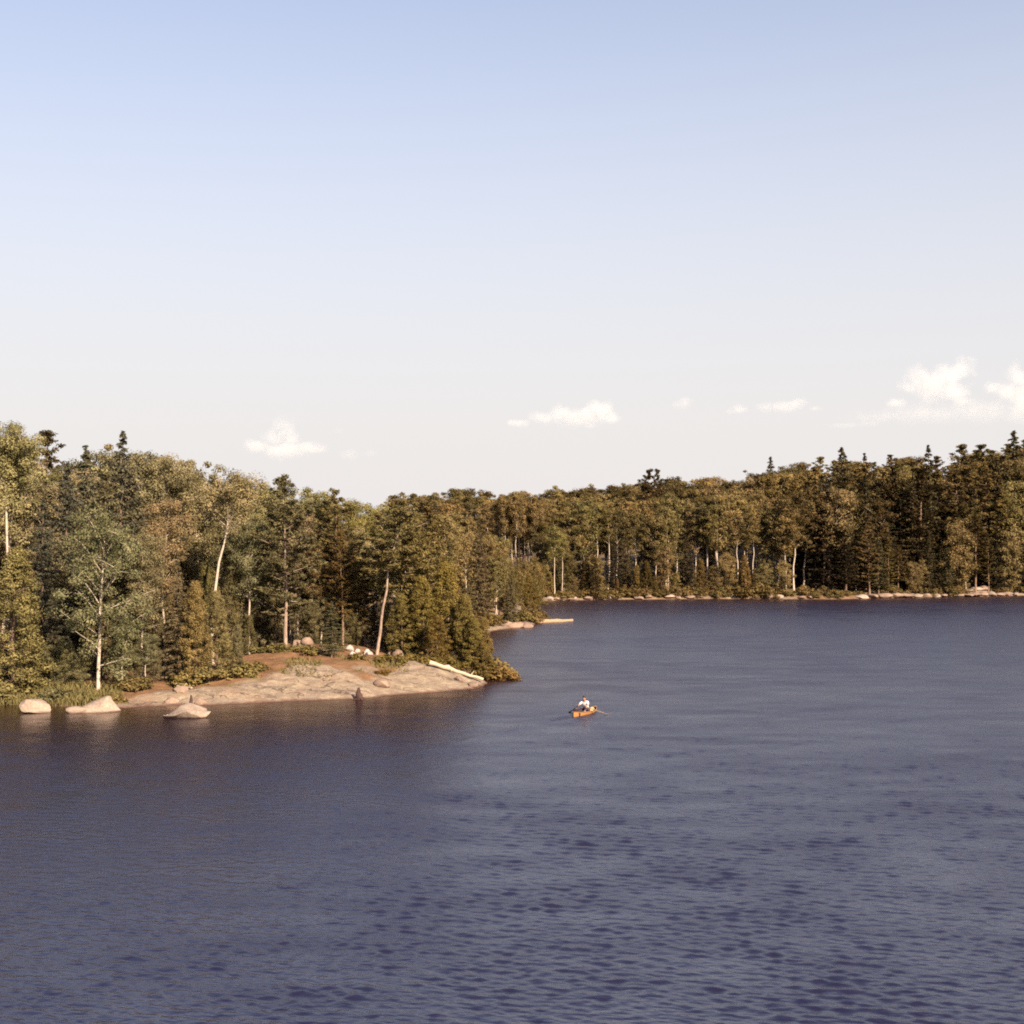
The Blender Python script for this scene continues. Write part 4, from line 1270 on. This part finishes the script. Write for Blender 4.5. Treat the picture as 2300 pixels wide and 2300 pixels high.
SS = np.concatenate([np.linspace(-1, -0.8, 4), np.linspace(-0.7, 0.7, 11), np.linspace(0.8, 1, 4)])
V, Fc = loft([hull_section(s) for s in SS])
link('hull', mesh_np('hull', V, Fc), M['hull'], boat, smooth=True)
V, Fc = loft([hull_section(s, 0.018) for s in SS])
link('inner_hull', mesh_np('inner_hull', V, Fc[:, ::-1]), M['hull_in'], boat, smooth=True)
for sd in (0, 8):
    T = Tubes(); T.add(np.array([hull_section(s)[sd] for s in SS]), 0.022, 6)
    link('gunwale', T.mesh('gunwale'), M['wood'], boat, smooth=True)


def box(name, c, s, mat, parent, bevel=0.01, rot=(0, 0, 0)):
    bm = bmesh.new(); bmesh.ops.create_cube(bm, size=1.0)
    for v in bm.verts: v.co = Vector((v.co.x * s[0], v.co.y * s[1], v.co.z * s[2]))
    if bevel: bmesh.ops.bevel(bm, geom=list(bm.edges), offset=bevel, segments=2, affect='EDGES')
    me = bpy.data.meshes.new(name); bm.to_mesh(me); bm.free()
    o = link(name, me, mat, parent); o.location = c; o.rotation_euler = rot
    return o


for xs, wd_ in ((0.22, 0.82), (-1.15, 0.50)):
    box('seat', (xs, 0, 0.235), (0.24, wd_, 0.03), M['wood'], boat)
box('thwart', (-0.55, 0, 0.295), (0.06, 0.80, 0.03), M['wood'], boat)
for sx_ in (-1, 1):
    V = np.array([hull_section(sx_ * 0.84)[0], hull_section(sx_ * 0.84)[8], hull_section(sx_ * 0.985)[8], hull_section(sx_ * 0.985)[0]]) + [0, 0, 0.012]
    link('deck_plate', mesh_np('deck_plate', V if sx_ < 0 else V[::-1], np.array([[0, 1, 2, 3]])), M['wood'], boat)
for sy in (-1, 1):
    T = Tubes(); T.add(np.array([[-0.28, sy * 0.445, 0.30], [-0.28, sy * 0.445, 0.46]]), 0.016, 6)
    link('oarlock', T.mesh('oarlock'), M['wood'], boat, smooth=True)

# person: skinned skeleton, seated on the middle seat, facing the stern (-x)
def skin_mesh(name, pts, rad, edges, mat, parent, sub=2, root=0):
    me = bpy.data.meshes.new(name); me.from_pydata([tuple(p) for p in pts], edges, []); me.update()
    o = link(name, me, mat, parent)
    o.modifiers.new('skin', 'SKIN')
    for i, r in enumerate(rad):
        sv = me.skin_vertices[0].data[i]
        sv.radius = (r, r) if np.isscalar(r) else r
        sv.use_root = (i == root)
    sd = o.modifiers.new('sub', 'SUBSURF'); sd.levels = sub; sd.render_levels = sub
    me.materials.clear(); me.materials.append(mat)
    return o


person = empty('person', (BOAT[0] + HD[0] * 0.22, BOAT[1] + HD[1] * 0.22, -0.07 + 0.25), BZ)
tag(person, 'person in a white shirt leaning forward at the oars of the canoe', 'person')
pts = [(0, 0, .11), (-.08, 0, .28), (-.19, 0, .44), (-.27, 0, .56), (-.315, 0, .63), (-.36, 0, .74), (-.37, 0, .83)]
rad = [.145, .135, .145, .10, .055, .088, .075]
ed = [(0, 1), (1, 2), (2, 3), (3, 4), (4, 5), (5, 6)]
for sy in (-1, 1):
    b = len(pts)
    pts += [(-.24, sy * .17, .54), (-.42, sy * .27, .40), (-.62, sy * .25, .36), (-.69, sy * .24, .365)]
    rad += [.062, .048, .038, (.034, .020)]
    ed += [(3, b), (b, b + 1), (b + 1, b + 2), (b + 2, b + 3)]
    for k in range(5):   # fingers curled over the oar handle
        f = len(pts); off = (k - 1.5) * 0.019
        if k < 4:
            L_ = (.030, .036, .034, .026)[k]
            pts += [(-.705, sy * (.24 + off), .392), (-.705 - L_, sy * (.24 + off), .388), (-.71 - L_, sy * (.24 + off), .355)]
        else:
            pts += [(-.675, sy * .20, .365), (-.70, sy * .19, .345), (-.725, sy * .20, .338)]
        rad += [.010, .009, .008]
        ed += [(b + 3, f), (f, f + 1), (f + 1, f + 2)]
    b = len(pts)
    pts += [(-.06, sy * .10, .08), (-.46, sy * .15, .20), (-.74, sy * .13, -.14), (-.80, sy * .13, -.205), (-.92, sy * .14, -.20)]
    rad += [.088, .066, .045, .040, .030]
    ed += [(0, b), (b, b + 1), (b + 1, b + 2), (b + 2, b + 3), (b + 3, b + 4)]
body = skin_mesh('body', pts, rad, ed, M['skin'], person)
sp = [(-.02, 0, .16), (-.08, 0, .28), (-.19, 0, .44), (-.265, 0, .55), (-.29, 0, .60)]
sr = [.165, .16, .168, .12, .075]
se = [(0, 1), (1, 2), (2, 3), (3, 4)]
for sy in (-1, 1):
    b = len(sp); sp += [(-.24, sy * .17, .54), (-.35, sy * .235, .455), (-.42, sy * .272, .40)]; sr += [.078, .064, .060]; se += [(3, b), (b, b + 1), (b + 1, b + 2)]
skin_mesh('shirt', sp, sr, se, M['shirt'], person)
tp_ = [(0.01, 0, .12)]; tr_ = [.155]; te = []
for sy in (-1, 1):
    b = len(tp_); tp_ += [(-.06, sy * .10, .085), (-.26, sy * .125, .15), (-.46, sy * .15, .20), (-.60, sy * .14, .03)]; tr_ += [.10, .09, .078, .062]; te += [(0, b), (b, b + 1), (b + 1, b + 2), (b + 2, b + 3)]
skin_mesh('trousers', tp_, tr_, te, M['trousers'], person)
skin_mesh('hair', [(-.315, 0, .72), (-.335, 0, .80), (-.375, 0, .865), (-.425, 0, .855)], [.085, .102, .09, .05], [(0, 1), (1, 2), (2, 3)], M['hair'], body)
for sy in (-1, 1):
    T = Tubes(); T.add(np.array([[-.435, sy * .03, .775], [-.448, sy * .03, .775]]), [.012, .008], 6)
    link('eye', T.mesh('eye'), M['dark'], body)
    T = Tubes(); T.add(np.array([[-.355, sy * .083, .735], [-.345, sy * .098, .76], [-.35, sy * .09, .785]]), [.012, .018, .012], 6)
    link('ear', T.mesh('ear'), M['skin'], body, smooth=True)
T = Tubes(); T.add(np.array([[-.43, 0, .775], [-.455, 0, .745], [-.468, 0, .735], [-.44, 0, .73]]), [.010, .014, .012, .008], 6)
link('nose', T.mesh('nose'), M['skin'], body, smooth=True)
T = Tubes(); T.add(np.array([[-.432, -.028, .70], [-.446, 0, .70], [-.432, .028, .70]]), [.005, .008, .005], 6)
link('mouth', T.mesh('mouth'), flat('lips', (0.32, 0.12, 0.10)), body, smooth=True)

Rm = Matrix.Rotation(BZ, 3, 'Z')
for sy, lab in ((1, 'wooden oar on the far left side of the rower'), (-1, 'wooden oar on the near right side of the rower')):
    hnd = np.array([0.22 - .712, sy * .24, .25 + .372]); lock = np.array([-0.28, sy * .445, .47])
    # the shaft passes through the oarlock
    d = lock - hnd; d /= np.linalg.norm(d)
    tipd = np.array([d[0], d[1], 0]); tipd /= np.linalg.norm(tipd)
    end = lock + np.array([tipd[0] * 1.15, tipd[1] * 1.15, -0.40])
    o = empty('oar', (BOAT[0], BOAT[1], -0.07), BZ)
    T = Tubes(); T.add(np.array([hnd - (lock - hnd) * 0.35, hnd, lock, lock + (end - lock) * 0.75]), [.018, .02, .024, .022], 7)
    link('shaft', T.mesh('oar_shaft'), M['wood'], o, smooth=True)
    a = lock + (end - lock) * 0.72; sd = np.array([-tipd[1], tipd[0], 0]) * 0.075; upv = np.array([0, 0, .008])
    V = []
    for q_, wq in ((0, .35), (.3, .9), (.7, 1.0), (1.0, .8)):
        c = a + (end - a) * q_ * 1.15
        V += [c - sd * wq + upv, c + sd * wq + upv, c + sd * wq - upv, c - sd * wq - upv]
    V = np.array(V); Fq = []
    for k in range(3):
        for j in range(4): Fq.append([k * 4 + j, k * 4 + (j + 1) % 4, (k + 1) * 4 + (j + 1) % 4, (k + 1) * 4 + j])
    Fq += [[3, 2, 1, 0], [12, 13, 14, 15]]
    link('blade', mesh_np('oar_blade', V, np.array(Fq)), M['wood'], o)
    tag(o, lab, 'oar', 'oars of the canoe')

# pack in the stern
pk = empty('pack', (BOAT[0] - HD[0] * 1.12, BOAT[1] - HD[1] * 1.12, -0.07 + 0.06), BZ)
tag(pk, 'dark bulging pack set in the stern of the orange canoe', 'pack')
bm = bmesh.new(); bmesh.ops.create_cube(bm, size=1.0); bmesh.ops.subdivide_edges(bm, edges=bm.edges[:], cuts=3, use_grid_fill=True)
for v in bm.verts:
    c = np.array(v.co); r = 0.62 / max(0.5, np.linalg.norm(c))
    c = c * (0.55 + 0.45 * r) * np.array([.36, .42, .40]); c[2] += .20
    v.co = c + 0.02 * fbm(np.array([c]) * 9, 2, 3)[0]
me = bpy.data.meshes.new('pack_body'); bm.to_mesh(me); bm.free()
link('body', me, M['pack'], pk, smooth=True)
flap = box('flap', (0.02, 0, 0.40), (0.28, 0.33, 0.05), M['pack'], pk, 0.025)
for sy in (-1, 1):
    T = Tubes(); T.add(np.array([[.15, sy * .10, .38], [.21, sy * .10, .26], [.17, sy * .10, .08]]), .018, 6)
    link('strap', T.mesh('strap'), M['dark'], pk, smooth=True)


# ------------------------------------------------------------------ clouds
CD = 7000.0


def cloud(label, puffs, dens=0.016, base_row=None, seed=0, thresh=0.12):
    """puffs: (column, row, radius in px) at cloud distance"""
    k = CD / F_PX
    P = [(at(x, y, CD), r * k, sq) for x, y, r, sq in puffs]
    lo = np.min([p - r * 1.35 for p, r, s in P], axis=0); hi = np.max([p + r * 1.35 for p, r, s in P], axis=0)
    c = (lo + hi) / 2; h = (hi - lo) / 2
    bm = bmesh.new(); bmesh.ops.create_icosphere(bm, subdivisions=3, radius=1.0)
    for v in bm.verts:          # rounded box hull
        q = np.sign(np.array(v.co)) * np.abs(np.array(v.co)) ** 0.55
        v.co = q * h
    me = bpy.data.meshes.new('cloud'); bm.to_mesh(me); bm.free()
    m, nt, out = new_mat('cloud_vapour')
    g = N(nt, 'ShaderNodeTexCoord')
    V_ = g.outputs['Object']
    nz = noise(nt, V_, 1 / 70.0, 6, 0.66)
    best = None
    for p, r, sq in P:
        d = N(nt, 'ShaderNodeVectorMath', operation='SUBTRACT'); nt.links.new(V_, d.inputs[0]); d.inputs[1].default_value = tuple(p - c)
        d2 = N(nt, 'ShaderNodeVectorMath', operation='MULTIPLY'); nt.links.new(d.outputs[0], d2.inputs[0]); d2.inputs[1].default_value = (1 / r, 1 / r, 1 / (r * sq))
        ln = N(nt, 'ShaderNodeVectorMath', operation='LENGTH'); nt.links.new(d2.outputs[0], ln.inputs[0])
        f = math_n(nt, 'SUBTRACT', 1.0, ln.outputs['Value'])
        best = f if best is None else math_n(nt, 'SMOOTH_MAX', best, f, 0.12)
    f = math_n(nt, 'ADD', best, math_n(nt, 'MULTIPLY', math_n(nt, 'SUBTRACT', nz, 0.5), 2.8))
    f = math_n(nt, 'MULTIPLY', math_n(nt, 'SUBTRACT', f, thresh), 0.95, clamp=True)
    pv = N(nt, 'ShaderNodeVolumePrincipled')
    pv.inputs['Color'].default_value = (1, 0.985, 0.96, 1)
    pv.inputs['Anisotropy'].default_value = 0.0
    nt.links.new(math_n(nt, 'MULTIPLY', f, dens), pv.inputs['Density'])
    nt.links.new(pv.outputs[0], out.inputs['Volume'])
    o = link('cloud', me, m); o.location = c
    try: m.cycles.volume_step_rate = 0.6
    except Exception: pass
    return tag(o, label, 'cloud', 'small cumulus clouds low over the forest')


cloud('bright small puffy cloud above the trees of the near point', [(640, 965, 32, 1.0), (615, 985, 34, .7), (655, 985, 26, .8), (580, 1003, 40, .45), (700, 1008, 40, .4), (640, 1012, 60, .35)], 0.0067)
cloud('faint wisp low beside the puffy cloud over the near point', [(785, 1020, 30, .5), (830, 1018, 22, .45), (760, 968, 14, .6)], 0.0017)
cloud('flat based cloud with two bright humps above the second point', [(1345, 925, 36, 1.0), (1325, 935, 36, .8), (1372, 938, 28, .7), (1255, 928, 34, .75), (1220, 938, 34, .5), (1290, 940, 40, .6), (1165, 950, 32, .35)], 0.0076)
cloud('tiny round cloud by itself between the two wider clouds', [(1537, 904, 22, .8), (1522, 908, 16, .6)], 0.0050)
cloud('thin broken row of pale cloud right of the tiny round cloud', [(1720, 912, 26, .6), (1795, 908, 26, .6), (1760, 915, 40, .4), (1660, 920, 30, .4), (1640, 924, 18, .5), (1830, 918, 18, .4)], 0.0050)
cloud('largest towering cloud high over the far shore', [(2165, 822, 30, 1.0), (2130, 840, 40, .9), (2060, 845, 34, .9), (2095, 865, 52, .8), (2140, 880, 44, .7), (2160, 900, 30, .5), (2040, 870, 26, .8), (2010, 905, 26, .5)], 0.0080)
cloud('tall bright cloud running out of the picture edge', [(2285, 848, 36, 1.0), (2260, 880, 36, .8), (2300, 890, 44, .9), (2228, 872, 24, .6), (2340, 860, 50, .9)], 0.0080)
cloud('faint hazy bank of cloud joining the largest cloud to the trees', [(2080, 930, 120, .22), (2200, 925, 120, .25), (1980, 935, 90, .18), (2290, 930, 90, .28)], 0.0010)
cloud('very faint streak of cloud below the thin broken row', [(1900, 955, 50, .14), (1950, 953, 34, .16)], 0.0017)

# ------------------------------------------------------------------ trees wholly hidden behind others are left out
HIDDEN = [50, 51, 65, 66, 71, 81, 82, 90, 91, 94, 97, 98, 101, 102, 103, 106, 107, 109, 111, 112, 125, 126, 148, 157, 186, 212, 213, 279, 307, 308, 309, 310, 311, 363, 364, 365, 366, 367, 405, 406, 407, 408, 421, 442, 443, 444, 445, 458, 475, 484, 485, 523, 524, 525, 526, 529, 542, 544, 558, 563, 564, 565, 599]
for i in HIDDEN:
    r = TREES[i]
    if 0 <= r['px'] <= 2300 and not r['label']:
        for ch in list(r['o'].children): bpy.data.objects.remove(ch)
        bpy.data.objects.remove(r['o'])
        r['o'] = None
TREES = [r for r in TREES if r['o'] is not None]

# ------------------------------------------------------------------ labels for the trees
ZN = [(-900, 0, 'past the left picture edge'), (0, 110, 'behind the blocky boulder'), (110, 280, 'behind the peaked boulder'), (280, 450, 'behind the humped boulder'), (450, 570, 'by the crooked white birch'), (570, 700, 'around the layered pine'),
      (700, 800, 'behind the small bushy spruce'), (800, 900, 'behind the camp stones'), (900, 3000, 'behind the bleached log')]
ZF = [(-400, 1110, 'over the near treetops'), (1110, 1240, 'above the floating log'), (1240, 1400, 'straight beyond the rower'), (1400, 1520, 'around the twin topped pine'), (1520, 1660, 'in the pale birch stand'), (1660, 1800, 'left of the black spruce'),
      (1800, 1960, 'around the black spruce'), (1960, 2110, 'above the pale ledge'), (2110, 2230, 'above the pink ledge'), (2230, 2300, 'beside the right picture edge'), (2300, 9000, 'past the right picture edge')]
RW = {'near': 'in front', 'behind': 'in the rear ranks', 'under': 'low in the shade', 'mid': '', 'edge': 'at the water', 'shore': 'in the front wood', 'slope': 'up the slope', 'top': 'on the skyline'}
NOUN = {'birch_tree': 'birch', 'pine_tree': 'pine', 'spruce_tree': 'spruce', 'cedar_tree': 'cedar', 'shrub': 'shrub'}
PLACE = {G_NEAR: 'near point', G_MID: 'second point', G_FAR: 'far shore', 'shrubs on the near point': 'near point', 'shrubs on the far shore': 'far shore', 'shrubs on the second point': 'second point'}
buckets = {}
for r in TREES:
    o = r['o']
    g = r['group'] or G_NEAR
    o['group'] = g
    o['category'] = 'shrub' if r['kind'] == 'shrub' else 'tree'
    if r['label']:
        o['label'] = r['label']; continue
    zones = ZN if 'near' in g else ZF
    zn = '' if g in (G_MID, 'shrubs on the second point') else next(t for a, b, t in zones if a <= r['px'] < b)
    depth = ''
    if g == G_MID: depth = 'close to the tan rocks' if r['Y'] < 168 else 'deeper in the bay'
    rw = RW.get(r['rank'], '')
    if rw == '' and depth: rw = depth
    buckets.setdefault((NOUN[r['kind']], zn, rw, PLACE[g]), []).append(r)
for (noun, zn, rw, place), lst in buckets.items():
    lst.sort(key=lambda r: r['px'])
    tail = ' '.join(x for x in (rw, zn) if x)
    for i, r in enumerate(lst):
        if len(lst) == 1: lab = f'only {place} {noun} {tail}'
        elif i == 0: lab = f'leftmost {place} {noun} {tail}'
        elif i == len(lst) - 1: lab = f'rightmost {place} {noun} {tail}'
        else: lab = f'{ORD[i]} {place} {noun} from left {tail}'
        r['o']['label'] = lab
